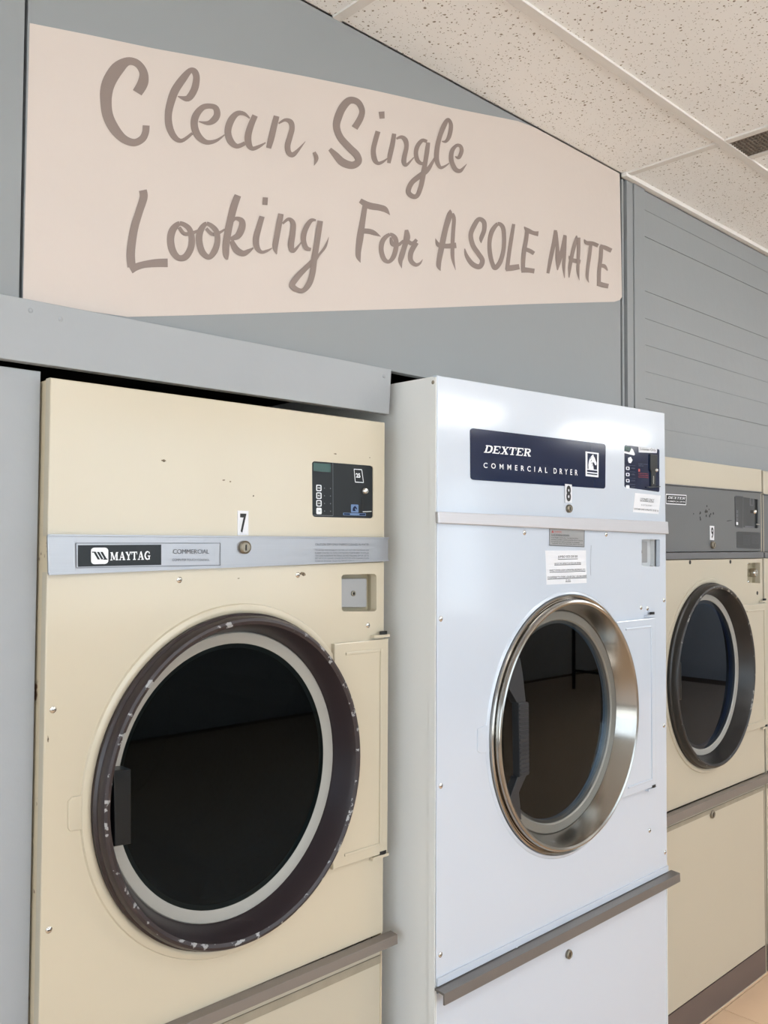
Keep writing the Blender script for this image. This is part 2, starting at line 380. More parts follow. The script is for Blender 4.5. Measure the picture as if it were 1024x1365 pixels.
# ------------------------------------------------------------------ the setting
# floor: joint bed and tiles
fl = struct(MB().box(ROOM_X0, ROOM_X1, ROOM_Y0, 2.7, -.05, -.003).obj('floor', 'subfloor'))
TS = .61
ft = mesh_of(*[[(0,0,-.003),(TS-.003,0,-.003),(TS-.003,TS-.003,-.003),(0,TS-.003,-.003),(0,0,0),(TS-.003,0,0),(TS-.003,TS-.003,0),(0,TS-.003,0)],
    [(0,3,2,1),(4,5,6,7),(0,1,5,4),(1,2,6,5),(2,3,7,6),(3,0,4,7)]]); ft.materials.append(M['floor'])
nx = 0
for i in range(-9, 12):
    for j in range(-8, 3):
        x, y = 2.93+i*TS, 1.402-TS+j*TS
        if x < ROOM_X0-.01 or x+TS > ROOM_X1+.2 or y < ROOM_Y0-.01: continue
        o = bpy.data.objects.new('floor_tile', ft); C.objects.link(o); o.parent = fl; o.location = (x, y, 0)
# ceiling: deck above, tees, tiles
ce = struct(MB().box(ROOM_X0, ROOM_X1, ROOM_Y0, 2.7, ZC+.03, ZC+.08).obj('ceiling', 'tile'))
TY = 1.127                               # first main tee from the machine wall
xs = [-3.0, -2.28, -1.11, .06, 1.23, 2.40, 3.57, 4.74, 5.91, 7.08, 8.25, 9.42, 10.0]
rows = [YW+.0, TY]+[TY-.61*k for k in range(1, 8)]+[ROOM_Y0]
VENT = (2.412, 2.540)
LAMPS = {(6, 7), (6, 4), (6, 9), (3, 3), (3, 5), (3, 7), (3, 9), (6, 1)}     # (row, column) cells with fixtures; the aisle row is unseen, added for ceiling light
tilecache = {}
for r in range(len(rows)-1):
    y1, y0 = rows[r], rows[r+1]
    for c in range(len(xs)-1):
        x0, x1 = xs[c], xs[c+1]
        if (r, c) in LAMPS: continue
        if r == 1 and c == 5: x0 = 2.552
        mb = MB(); mb.box(x0+.004, x1-.004, y0+.004, y1-(.0 if r == 0 else .004), ZC+.004, ZC+.02)
        o = mb.obj('ceiling_tile', 'tile', ce)
for r in range(1, len(rows)-1):
    MB().box(ROOM_X0, ROOM_X1, rows[r]-.012, rows[r]+.012, ZC-.002, ZC+.004).obj('main_tee', 'tee', ce)
for r in range(len(rows)-1):
    for c in range(1, len(xs)-1):
        y1, y0 = rows[r], rows[r+1]
        MB().box(xs[c]-.012, xs[c]+.012, y0+.0125, y1-(.0 if r == 0 else .0125), ZC-.001, ZC+.004).obj('cross_tee', 'tee', ce)
MB().box(2.540, 2.562, rows[2]+.0125, rows[1]-.0125, ZC-.001, ZC+.004).obj('cross_tee', 'tee', ce)
# wall angle along the sided wall
MB().box(2.381, ROOM_X1, YW-.018, YW-.0005, ZC-.010, ZC+.003).obj('wall_angle', 'tee', ce)
vt = thing('air_vent', 'narrow brown-grey slotted air vent set between ceiling tiles', 'vent', (2.476, .82, ZC))
def vt_local(o): o.location = (-2.476, -.82, -ZC); return o
vt_local(MB().box(2.412, 2.540, rows[2]+.0125, rows[1]-.0125, ZC+.016, ZC+.02).obj('backing', 'ventback', vt))
yy = rows[2]+.02; mb = MB(); mbx = MB()
while yy < rows[1]-.016:
    mb.box(2.412, 2.540, yy, yy+.0035, ZC+.002, ZC+.012); yy += .011
for k in range(9): mbx.box(2.418+k*.0145, 2.4205+k*.0145, rows[2]+.0125, rows[1]-.0125, ZC+.001, ZC+.010)
o = vt_local(mb.obj('grille', 'vent', vt)); o['kind'] = 'stuff'
o = vt_local(mbx.obj('grille_bars', 'vent', vt)); o['kind'] = 'stuff'

# machine wall
wf = struct(bpy.data.objects.new('wall_front', None)); C.objects.link(wf)
XS0, XS1 = .5635, 2.373
plate('panel', [rect(ROOM_X0, XS0-.005, 1.845, ZC)], YW, .02, 'wall', wf, .001)
plate('panel', [rect(ROOM_X0, .596, 0, 1.832)], YW, .02, 'board', wf, .001)
plate('panel', [rect(XS0, XS1, 1.945, ZC)], YW, .02, 'wall', wf, .001)
plate('backing', [rect(ROOM_X0, XS1-.001, 1.99, ZC)], YW+.0205, .01, 'seam', wf)
plate('header_board', [[(ROOM_X0, 1.937), (1.383, 1.944), (1.377, 1.842), (ROOM_X0, 1.8345)]], YW-.018, .0175, 'board', wf, .0012)
for x, z in ((1.36, 1.925), (.62, 1.92), (.57, 1.925)): dome('nail', x, z, YW-.018, .004, 'board', wf, slot=False)
# trim strips between the two wall halves
def xw(px): return P(px, 400, YW)[0]
for a, b, dy in ((830.5, 833.0, .002), (835, 843.0, -.004), (843.6, 857.6, -.007)):
    plate('trim_strip', [rect(xw(a), xw(b), 1.84, ZC-.012)], YW+dy, .02-dy, 'wall', wf, .0008)
# siding: shiplap planks
zs = [ZC-.012, 2.616, 2.531, 2.443, 2.356, 2.269, 2.184, 2.100, 2.014, 1.927, 1.838]
xp0 = xw(858.3)
for k in range(len(zs)-1):
    o = plate('plank', [rect(xp0, ROOM_X1, zs[k+1]+(.0005, .0011, .0003, .0009)[k % 4], zs[k])], YW+.0006*((k*7) % 3), .018, 'wall', wf, .0005)
plate('backing', [rect(XS1, ROOM_X1, 1.845, ZC)], YW+.0205, .01, 'wall', wf)
plate('panel', [rect(4.19, ROOM_X1, 0, 1.832)], YW, .02, 'board', wf, .001)
# painted banner
ban = [(39.5, 31), (120, 47), (205, 64.8), (300, 82), (400, 100.6), (500, 121), (600, 143.5), (690, 161.5), (713, 168), (713, 160)]
top = [P(a, b, YW) for a, b in ban[:-1]]
xt = P(714, 168.5, YW)[0]
top = [(x, min(z, ZC-.001)) for x, z in top]+[(xt, ZC-.001), (XS1-.002, ZC-.001)]
bot = [P(829, 396, YW), P(826, 400, YW), P(819, 402.3, YW), P(700, 405.5, YW), P(560, 411, YW), P(400, 416, YW), P(250, 420.5, YW), P(170, 422.5, YW), P(100, 424, YW)]
bot = [(x, max(z, 1.946)) for x, z in bot]
lft = [(XS0+.001, 1.9465)]
pb = plate('painted_banner', [top+bot+lft], YW-.0008, .0007, 'banner', wf)
pb['label'] = 'pale pink painted slanted banner with brush lettering'
WORDS = {
'Clean,': [
 (120,60,[[(400,410,88),(448,325,92),(452,235,72),(400,160,64),(320,142,72),(240,195,112),(178,280,118),(142,370,112),(133,480,98),(148,600,92),(200,710,88),(280,800,72),(370,835,64),(440,805,62),(470,750,60),(476,688,60)],
   [(745,440,8),(830,458,55),(885,385,62),(905,290,58),(890,232,56),(850,222,48),(790,290,66),(722,390,72),(683,500,68),(665,600,62),(674,700,62),(715,785,52),(780,818,34),(870,755,24)],
   [(925,655,8),(1000,668,36),(1050,645,56),(1080,600,58),(1072,545,52),(1030,524,44),(960,534,50),(902,600,62),(886,680,62),(915,770,60),(985,830,44),(1070,820,28),(1145,768,10)]]),
 (270,110,[[(400,308,12),(350,268,32),(290,268,46),(237,330,60),(213,420,58),(235,500,58),(290,545,42),(360,520,34)],
   [(445,283,50),(412,360,54),(386,450,58),(390,525,56),(420,565,38),(470,552,30),(535,515,10)],
   [(628,288,50),(605,380,54),(582,480,54),(560,562,44)],
   [(645,352,14),(700,322,28),(748,340,46),(760,395,46),(742,465,48),(722,540,50),(732,600,46),(765,618,44),(810,580,26),(874,504,4)],
   [(948,596,28),(968,650,36),(948,710,4)]])],
'Single': [
 (400,110,[[(462,390,58),(510,310,55),(526,240,50),(490,170,54),(420,155,62),(360,215,68),(322,300,68),(308,380,62),(340,470,60),(415,555,62),(478,618,62),(494,676,60),(440,708,64),(360,682,68),(300,620,54),(250,570,34)],
   [(662,418,44),(640,495,44),(622,580,44),(632,655,46),(660,690,32),(700,680,24),(745,648,8)], [(692,250,50),(697,310,44)],
   [(800,438,36),(785,530,42),(765,620,42),(754,690,30)], [(818,482,16),(860,467,30),(895,492,42),(905,550,38),(886,640,42),(884,685,42),(905,705,26),(968,640,8)]]),
 (500,130,[[(440,378,28),(400,368,32),(362,410,38),(345,470,38),(357,535,38),(395,566,28),(425,545,20)],
   [(450,385,34),(440,460,40),(424,560,40),(408,650,46),(390,750,42),(358,835,40),(318,845,42),(280,805,44),(308,730,44),(375,672,46),(445,618,40),(505,520,18)],
   [(565,375,8),(600,376,26),(630,330,36),(645,240,34),(620,190,30),(588,235,42),(550,330,40),(527,430,42),(522,530,42),(550,596,30),(588,590,20),(628,562,8)],
   [(678,504,6),(710,515,30),(735,460,34),(725,418,30),(690,412,28),(652,462,38),(648,540,40),(680,612,40),(720,628,34),(752,600,18),(778,568,4)]])],
'Looking': [
 (150,240,[[(255,88,68),(262,150,70),(225,270,66),(185,400,70),(162,530,72),(152,640,74),(160,745,72)], [(150,768,70),(200,742,62),(270,722,60),(370,710,70),(468,708,74)],
   [(570,372,40),(512,425,62),(492,510,62),(510,605,62),(560,665,52),(620,655,58),(665,580,58),(672,490,54),(645,410,46),(570,372,40)], [(565,405,30),(610,460,34),(680,452,30),(745,425,18)],
   [(800,374,36),(747,435,56),(736,520,56),(762,615,56),(820,660,44),(868,605,54),(892,520,50),(878,430,46),(800,374,36)], [(795,415,28),(845,463,32),(900,455,26),(955,422,16)]]),
 (290,240,[[(170,132,58),(135,230,64),(105,350,62),(84,450,62),(68,560,62),(70,640,50),(80,682,14)], [(110,365,30),(150,330,30),(202,350,50),(204,410,60),(168,478,56),(105,505,30)],
   [(115,520,40),(155,595,58),(212,628,52),(260,608,36),(302,580,10)],
   [(376,312,46),(350,400,50),(325,500,54),(332,575,50),(370,616,30),(420,605,22),(462,582,8)], [(404,150,44),(400,214,44)],
   [(537,290,46),(520,380,50),(502,480,50),(488,570,46),(500,635,8)], [(550,375,18),(600,336,30),(640,370,44),(636,460,50),(622,555,54),(642,608,34),(712,532,10)],
   [(835,345,16),(790,350,36),(742,430,46),(728,510,46),(750,578,42),(792,595,26)],
   [(872,350,48),(858,440,50),(840,560,50),(820,680,52),(805,800,50),(772,895,50),(712,948,40),(632,905,52),(668,838,52),(740,760,46),(815,690,44),(860,640,22),(915,570,22),(944,488,3)]])],
'For': [
 (460,250,[[(168,150,44),(146,290,50),(126,420,60),(110,540,50),(112,595,40),(128,642,4)], [(125,112,40),(200,155,58),(290,172,54),(340,190,48),(380,236,3)], [(130,372,44),(200,375,46),(250,392,38),(302,420,3)],
   [(380,402,30),(322,450,42),(305,530,42),(328,610,42),(370,634,32),(410,590,42),(432,510,42),(425,435,42),(380,402,30)], [(388,425,22),(400,482,36),(450,490,30),(495,455,22)],
   [(520,362,30),(525,425,56),(505,500,46),(478,590,48),(470,630,36),(480,690,3)], [(525,455,34),(570,480,36),(608,445,28)], [(605,470,44),(560,550,46),(556,620,42),(596,660,34),(635,648,20),(658,613,3)]])],
'A': [
 (570,260,[[(190,124,4),(185,170,48),(150,290,48),(120,430,50),(95,560,44),(93,610,38),(108,648,3)], [(205,160,34),(222,205,34),(215,320,34),(210,440,34),(212,540,30),(236,642,3)], [(64,372,4),(90,425,40),(160,437,42),(242,430,48)]])],
'SOLE': [
 (570,260,[[(455,412,3),(455,370,36),(480,300,38),(478,232,40),(435,208,38),(395,262,42),(366,340,40),(384,430,42),(430,500,42),(465,560,42),(440,612,44),(380,590,44),(330,520,32),(314,458,8)],
   [(597,248,32),(547,310,40),(526,400,36),(530,500,38),(550,585,38),(575,622,42),(618,568,40),(645,470,36),(650,360,36),(638,275,38),(597,248,32)],
   [(732,248,28),(715,350,34),(695,480,34),(680,600,34),(676,640,34)], [(664,628,48),(720,622,50),(780,612,44)],
   [(847,300,34),(838,380,36),(820,480,38),(812,580,36),(812,650,34)], [(820,272,8),(850,302,40),(900,325,34),(942,332,44)], [(828,462,34),(870,478,36),(905,500,34)], [(798,638,52),(860,643,42),(908,650,42)]])],
'MATE': [
 (680,270,[[(385,236,28),(370,350,36),(345,470,36),(320,605,26)], [(388,250,28),(400,380,32),(403,490,38),(402,575,8)], [(465,278,26),(445,390,34),(420,490,34),(402,578,8)], [(468,285,26),(462,420,30),(455,540,28),(462,645,6)],
   [(565,283,12),(555,335,32),(530,430,32),(508,540,32),(500,642,8)], [(582,300,30),(582,400,30),(578,500,28),(576,590,26),(588,665,3)], [(498,455,6),(520,490,36),(597,507,36)],
   [(630,316,8),(650,345,34),(700,350,34),(748,370,34)], [(685,360,28),(675,450,30),(660,560,28),(655,640,24),(669,686,3)],
   [(776,375,32),(770,470,34),(758,570,32),(755,670,32),(755,712,32)], [(764,368,24),(810,388,38),(861,412,38)], [(765,540,28),(800,545,34),(828,582,10)], [(742,690,44),(790,705,42),(835,715,40)]])],
}
for w, groups in WORDS.items():
    mb = MB()
    for ox, oy, sts in groups:
        for s_ in sts: ribbon(mb, s_, lambda a, b: P(ox+a/6.4, oy+b/6.4, YW), YW-.0013)
    o = mb.obj('painted_word', 'letters', wf)
    o['label'] = 'brown brush-painted word %s' % w.strip(',')
# rest of the room
mb = MB(); a0, a1, b0, b1 = SIDEWIN
mb.box(ROOM_X0-.1, ROOM_X0, ROOM_Y0-.1, a0, -.05, ZC+.08).box(ROOM_X0-.1, ROOM_X0, a1, 2.8, -.05, ZC+.08).box(ROOM_X0-.1, ROOM_X0, a0, a1, -.05, b0).box(ROOM_X0-.1, ROOM_X0, a0, a1, b1, ZC+.08)
struct(mb.obj('wall_left', 'plain'))
w = struct(bpy.data.objects.new('window_4', None)); C.objects.link(w)  # out-of-view window, added to light the room from the left
for y0, y1, z0, z1 in ((a0, a0+.05, b0, b1), (a1-.05, a1, b0, b1), (a0+.05, a1-.05, b0, b0+.05), (a0+.05, a1-.05, b1-.05, b1), (-1.95, -1.9, b0+.05, b1-.05), (-.55, -.5, b0+.05, b1-.05)):
    MB().box(ROOM_X0-.08, ROOM_X0-.03, y0, y1, z0, z1).obj('window_frame', 'frame', w)
for y0, y1 in ((a0+.05, -1.95), (-1.9, -.55), (-.5, a1-.05)):
    MB().box(ROOM_X0-.058, ROOM_X0-.052, y0, y1, b0+.05, b1-.05).obj('pane', 'winglass', w)
struct(MB().box(ROOM_X1, ROOM_X1+.1, ROOM_Y0-.1, 2.8, -.05, ZC+.08).obj('wall_right', 'plain'))
struct(MB().box(ROOM_X0, ROOM_X1, 2.7, 2.8, -.05, ZC+.08).obj('wall_rear', 'seam'))
hol = [rect(a, b, z0, z1) for a, b, z0, z1 in WINS]
struct(plate('wall_street', [rect(ROOM_X0, ROOM_X1, -.05, ZC+.08)]+hol, ROOM_Y0-.12, .12, 'plain'))
for i, (a, b, z0, z1) in enumerate(WINS):
    w = struct(bpy.data.objects.new('window_%d' % (i+1), None)); C.objects.link(w)
    plate('window_frame', [rect(a, b, z0, z1), rect(a+.05, b-.05, z0+.05, z1-.05)], ROOM_Y0-.09, .05, 'frame', w)
    n = max(1, round((b-a)/1.3))
    for k in range(1, n):
        x = a+(b-a)*k/n; MB().box(x-.025, x+.025, ROOM_Y0-.09, ROOM_Y0-.04, z0+.05, z1-.05).obj('mullion', 'frame', w)
    for k in range(n):
        x0, x1 = a+(b-a)*k/n, a+(b-a)*(k+1)/n
        MB().box(x0+.03, x1-.03, ROOM_Y0-.068, ROOM_Y0-.062, z0+.05, z1-.05).obj('pane', 'winglass', w)
# pavement outside the windows
struct(MB().prism([[(-30, -.1), (20, -.1), (20, -.2), (-30, -.2)]], -30, ROOM_Y0-.12).box(-30, ROOM_X0-.1, ROOM_Y0-.12, 12, -.2, -.1).obj('street_pavement', mat('pavement', (190, 188, 182), .9)))
for k, (r, c) in enumerate(sorted(LAMPS)):
    x0, x1, y0, y1 = xs[c], xs[c+1], rows[r+1], rows[r]
    t = thing('ceiling_light', 'long lit ceiling light panel, %s, %s' % (('row by the windows' if r == 6 else 'unseen row added over the aisle'), {1: 'left end', 3: 'leftmost', 4: 'second from the left', 5: 'second from the left', 7: 'third from the left', 9: 'right end'}[c]), 'light', ((x0+x1)/2, (y0+y1)/2, ZC), 'ceiling lights')
    cx, cy = (x0+x1)/2, (y0+y1)/2; a, b = (x1-x0)/2-.014, (y1-y0)/2-.014
    mb = MB(); mb.box(-a, a, -b, -b+.03, 0, .02).box(-a, a, b-.03, b, 0, .02).box(-a, -a+.03, -b+.03, b-.03, 0, .02).box(a-.03, a, -b+.03, b-.03, 0, .02)
    mb.obj('frame', 'tee', t)
    MB().box(-a+.03, a-.03, -b+.03, b-.03, .006, .012).obj('backing', 'tee', t)
    bevel(MB().box(-a+.05, a-.05, -b+.15, b-.15, -.12, .005).obj('diffuser', 'lamp', t), .015)

# ------------------------------------------------------------------ dryers
def root_at(name, label, x, y):
    return thing(name, label, 'dryer', (x, y, 0), 'commercial dryers along the wall')
class Local:
    """parts are modelled in world coordinates and then hung under the thing's base"""
    def __init__(s, root): s.r = root
    def done(s):
        for ch in list(bpy.data.objects):
            if ch.parent == s.r: ch.location = Vector(ch.location)-Vector(s.r.location)
def cabinet(root, x0, x1, zt, zt1, y, m, floor=.0, deep=1.0, front=.0015):
    x0 += .001; x1 -= .001
    mb = MB(); t = .003; yb = y+deep; y0 = y+front
    mb.prism([[(x0, zt), (x0+t, zt), (x0+t, floor), (x0, floor)]], y0, yb)
    mb.prism([[(x1-t, zt1), (x1, zt1), (x1, floor), (x1-t, floor)]], y0, yb)
    mb.prism([[(x0+t, zt), (x1-t, zt1), (x1-t, zt1-t), (x0+t, zt-t)]], y0, yb)
    mb.box(x0+t, x1-t, y0, yb, floor, floor+t)
    mb.box(x0+t, x1-t, yb-t, yb, floor+t, zt-t)
    return mb.obj('cabinet', m, root)
def drum(root, cx, cz, r, y, deep=.62, holes=True):
    mb = MB(); n = 64
    mb.lathe([(0, y), (0, y+deep), (-r*.97, y+deep)], cx, cz, r, r, n)
    o = mb.obj('drum', 'drum', root, True)
    if holes:
        m = M.get('perf')
        if not m:
            m = mat('perforated_drum', (86, 86, 84), .5, metal=.1); nt = m.node_tree; b = nt.nodes['Principled BSDF']
            tc = nt.nodes.new('ShaderNodeTexCoord'); v = nt.nodes.new('ShaderNodeTexVoronoi'); v.inputs['Scale'].default_value = 62; v.inputs['Randomness'].default_value = .0
            mp = nt.nodes.new('ShaderNodeMapping'); mp.inputs['Rotation'].default_value = (.6, .3, .78)
            nt.links.new(tc.outputs['Object'], mp.inputs[0]); nt.links.new(mp.outputs[0], v.inputs['Vector'])
            lt = nt.nodes.new('ShaderNodeMath'); lt.operation = 'LESS_THAN'; lt.inputs[1].default_value = .33; nt.links.new(v.outputs['Distance'], lt.inputs[0])
            mx = nt.nodes.new('ShaderNodeMix'); mx.data_type = 'RGBA'; mx.inputs['A'].default_value = (.8, .8, .79, 1); mx.inputs['B'].default_value = (.015, .015, .015, 1)
            nt.links.new(lt.outputs[0], mx.inputs['Factor']); nt.links.new(mx.outputs['Result'], b.inputs['Base Color']); M['perf'] = m
        o.data.materials[0] = m
    for k in range(3):
        a = 2*PI*k/3+.5; c, s_ = math.cos(a), math.sin(a); mbb = MB()
        p = lambda rr, tt: (cx+c*rr-s_*tt, cz+s_*rr+c*tt)
        mbb.prism([[p(r-.004, .03), p(r-.05, .008), p(r-.05, -.008), p(r-.004, -.03)]], y+.03, y+deep-.02)
        mbb.obj('baffle', 'drum', o)
    return o

# ---- cream dryer, number 7
d7 = root_at('dryer', 'cream dryer numbered 7 with a large dark plum-rimmed round door', .975, Y7)
q7 = lambda a, b: P(a, b, Y7)
cabinet(d7, .599, 1.351, 1.8165, 1.8175, Y7, 'cream_side')
c7x, c7z, r7x, r7z = .96926, 1.11345, .28246, .29832
ZS7b = 1.500
rq7 = W4([(455.5, 766), (502, 765), (502, 815), (455.5, 815)], Y7)
plate('upper_panel', [[(.599, 1.8185), (1.3505, 1.8195), (1.3505, 1.566), (.599, 1.562)],
      rrect(W4([(416, 614.5), (497.5, 621), (497.5, 691), (416.5, 689)], Y7), .05)], Y7, .018, 'cream', d7, .002)
z7bar = .712
plate('lower_panel', [[(.599, 1.503), (1.3505, 1.513), (1.352, z7bar+.002), (.599, z7bar-.004)], ellipse(c7x, c7z, r7x+.001, r7z+.001), rrect(rq7, .08)], Y7, .018, 'cream', d7, .002)
plate('lint_panel', [[(.602, z7bar-.03), (1.350, z7bar-.025), (1.350, .115), (.602, .115)]], Y7+.004, .018, 'cream_old', d7, .002)
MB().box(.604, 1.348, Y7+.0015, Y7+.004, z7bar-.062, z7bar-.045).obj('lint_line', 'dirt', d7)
plate('kick_plate', [rect(.60, 1.35, .004, .112)], Y7+.012, .01, 'brown', d7)
mb = MB()
prof = [(0, 0), (-.028, 0), (-.030, -.004), (-.030, -.030), (-.026, -.033), (-.022, -.033), (-.022, -.008), (0, -.006)]
def rail(x0, x1, y, z, m, parent, h=.026, d=.026, tilt=0):
    mb = MB(); zz = lambda x: z+tilt*(x-x0)
    sec = [(0, 0), (-d, -.002), (-d-.001, -h), (-d+.004, -h-.001), (-d+.004, -.007), (0, -.005)]
    vs = [(x, y+a, zz(x)+b) for x in (x0, x1) for a, b in sec]; n = len(sec)
    fs = [(i, (i+1) % n, n+(i+1) % n, n+i) for i in range(n)]+[tuple(range(n))[::-1], tuple(range(n, 2*n))]
    mb.add(vs, fs); return bevel(mb.obj('ledge_rail', m, parent), .0008)
rail(.60, 1.374, Y7-.0002, z7bar, 'bar7', d7, h=.022, d=.022)
# raised ring pressed into the door panel, tab and hinge cover
mb = MB(); mb.lathe([(.026, Y7), (.024, Y7-.004), (.018, Y7-.006), (.012, Y7-.006), (.008, Y7-.003), (.004, Y7)], c7x, c7z, r7x, r7z)
mb.obj('door_bead', 'cream', d7, True)
tb = [P(90, 1068, Y7), P(96, 1062, Y7), (P(118, 1058, Y7)[0], P(118, 1058, Y7)[1]), P(120, 1104, Y7), P(93, 1108, Y7), P(90, 1104, Y7)]
plate('door_tab', [tb], Y7-.003, .003, 'cream', d7, .0018)
def hinge_cover(root, x0, x1, za, zb, y, m, c, z0off=.0, z1off=0.):
    cx, cz, rx, rz = c
    def arc(z): 
        t = max(-1, min(1, (z-cz)/rz)); return cx+rx*math.sqrt(max(0, 1-t*t))
    zs_ = [za+(zb-za)*k/20 for k in range(21)]
    out = [(x1, za+z0off), (x1, zb+z1off)]+[(max(arc(z), x0), z) for z in zs_[::-1]]
    o = plate('hinge_cover', [out], y-.010, .010, m, root, .002)
    # bead pressed along its edge
    mb = MB(); e = .02
    L = [(x1-e, za+z0off-e), (x1-e, zb+z1off+e)]
    mb.prism([[(x1-e, za+z0off-e), (x1-e, zb+z1off+e), (x1-e-.006, zb+z1off+e), (x1-e-.006, za+z0off-e)]], y-.0128, y-.0098)
    xa = max(arc(za-e), x0)+.03; xb = max(arc(zb+e), x0)+.03
    mb.prism([[(xa, za-e+z0off*.5), (x1-e-.006, za-e+z0off), (x1-e-.006, za-e-.006+z0off), (xa, za-e-.006+z0off*.5)]], y-.0128, y-.0098)
    mb.prism([[(xb, zb+e+.006+z1off*.5), (x1-e-.006, zb+e+.006+z1off), (x1-e-.006, zb+e+z1off), (xb, zb+e+z1off*.5)]], y-.0128, y-.0098)
    bevel(mb.obj('bead', m, o), .0012)
    for z in (za+z0off+.007, zb+z1off-.004):
        hp = MB(); hp.box(x1-.045, x1+.002, y-.012, y-.0005, z-.003, z+.003); hp.obj('hinge_leaf', m, root)
        hq = MB(); xx = x1-.014
        n = 10; vs = [(xx+.011*math.cos(2*PI*k/n), y-.008+.005*math.sin(2*PI*k/n), zz) for zz in (z+.003, z+.010) for k in range(n)]
        hq.add(vs, [(k, (k+1) % n, n+(k+1) % n, n+k) for k in range(n)]+[tuple(range(n, 2*n))]); hq.obj('hinge_pin', 'blackm', root)
hx1 = P(517.5, 1000, Y7-.01)[0]
hinge_cover(d7, 1.20, hx1, P(480, 855, Y7-.01)[1], P(480, 1148, Y7-.01)[1], Y7, 'cream', (c7x, c7z, r7x+.004, r7z+.004))
# door
dr = MB()
dr.lathe([(.008, Y7+.001), (.0085, Y7-.012), (.004, Y7-.016), (.0045, Y7-.026), (0, Y7-.034), (-.005, Y7-.0355), (-.011, Y7-.033), (-.0165, Y7-.022), (-.029, Y7+.021), (-.034, Y7+.023)], c7x, c7z, r7x, r7z,
         mis=[0, 0, 0, 0, 1, 1, 0, 0, 0])
door = dr.obj('door', ['plum', 'plum_chip'], d7, True)
MB().lathe([(-.0285, Y7+.021), (-.031, Y7+.018), (-.045, Y7+.020), (-.052, Y7+.025), (-.060, Y7+.028)], c7x, c7z, r7x, r7z).obj('door_gasket', 'gasket', door, True)
MB().prism([ellipse(c7x, c7z, r7x-.050, r7z-.050)], Y7+.0245, Y7+.028).obj('door_glass', 'glass7', door)
hd = plate('door_handle', [W4([(150, 1027), (173.5, 1025), (173.5, 1124), (152, 1128)], Y7-.012)], Y7-.016, .034, 'black', door, .002)
drum(d7, c7x, c7z, .245, Y7+.04)
# trim strip
mb = MB(); s7 = [(.596, 1.564), (1.357, 1.566), (1.357, 1.5145), (.599, 1.4985)]
mb.prism([s7], Y7-.007, Y7-.0001); bevel(mb.obj('trim_strip', 'alu', d7), .003, 3)
mb = MB()
for z0, z1 in ((1.5625, 1.5655),): mb.prism([[(.596, z1-.001), (1.357, z1+.001), (1.357, z0+.001), (.596, z0-.001)]], Y7-.009, Y7-.0072)
mb.prism([[(.599, 1.502), (1.357, 1.5175), (1.357, 1.5145), (.599, 1.499)]], Y7-.009, Y7-.0072)
mb.obj('strip_edge', 'alu', d7)
ys = Y7-.0072
qp = lambda *a: W4(a, ys)
nm = plate('name_plate', [W4([(104, 726.7), (214.8, 726), (214.8, 753), (104, 755.5)], ys)], ys-.0006, .0006, 'black', d7)
fr = W4([(101, 724), (293.5, 724), (293.5, 753.3), (101.5, 757)], ys)
mb = MB()
for a, b in ((0, 1), (1, 2), (2, 3), (3, 0)):
    ribbon(mb, [(*fr[a], .0012), (*fr[b], .0012)], lambda x, z: (x, z), ys-.0008, False)
mb.obj('plate_outline', 'greyink', d7)
lg = W4([(121, 730), (144, 730), (144, 751.5), (121.3, 752.3)], ys)
plate('logo', [rrect(lg, .2)], ys-.0011, .0005, 'print', nm)
mb = MB()
for k in range(3):
    u = .13+.2*k; mb.prism([[uv(lg, *p) for p in ((u, .26), (u+.13, .26), (u+.38, .72), (u+.25, .72))]], ys-.0016, ys-.0012)
mb.prism([[uv(lg, *p) for p in ((.05, .24), (.25, .24), (.25, .3), (.05, .3))]], ys-.0016, ys-.0012)
mb.prism([[uv(lg, *p) for p in ((.72, .68), (.95, .68), (.95, .74), (.72, .74))]], ys-.0016, ys-.0012)
mb.obj('logo_stripes', 'black', nm)
mb = MB(); slab(mb, 'MAYTAG', W4([(146.5, 736.2), (200.5, 734.8), (200.5, 745.8), (146.5, 747)], ys), ys-.0012); o = mb.obj('lettering', 'print', nm)
text('lettering', 'COMMERCIAL', W4([(230.5, 732), (278.5, 732.5), (278.5, 738), (230.5, 738.3)], ys), ys-.0006, 'greyink', d7)
text('lettering', 'COMPUTER TOUCH CONTROL', W4([(229.5, 744.6), (279, 745), (279, 747.6), (229.5, 748)], ys), ys-.0006, 'greyink', d7)
cl = [('CAUTION: DRY ONLY FABRICS CLEANED IN WATER', (420, 724.3, 491.5, 727.2))]
for k, t_ in enumerate(['TO AVOID THE POSSIBILITY OF FIRE, DO NOT DRY MATERIALS LIKE', 'RUBBER COATED OR ITEMS CONTAINING FOAM RUBBER OR SIMILAR', 'TEXTURED RUBBERLIKE MATERIALS. DO NOT MACHINE DRY OR USE TO', 'DRY ARTICLES CLEANED, SOAKED OR SPOTTED WITH CLEANING FLUIDS', 'CLOSE LID OR DOOR. TOUCH TO OPERATE. REMOVE CLOTHES SOON']):
    cl.append((t_, (420, 732.4+k*3.6, 491.5-(4 if k == 4 else 0), 734.6+k*3.6)))
text('caution_text', [(t_, W4([(a, b), (c, b), (c, d), (a, d)], ys)) for t_, (a, b, c, d) in cl], None, ys-.0004, 'greyink', d7)
# sticker, lock
def sticker(ch, q, y, root, fat=.03, inner=(.22, .12, .80, .90)):
    st = plate('number_sticker', [q], y-.0008, .0008, 'paper', root)
    text('digit', ch, sub(q, *inner), y-.0009, 'ink', st, fat); return st
sticker('7', W4([(316.5, 680.5), (331, 681), (331, 713.5), (316.5, 713.5)], Y7), Y7, d7)
lock(*P(325.5, 729.5, ys), ys, .0125, d7)
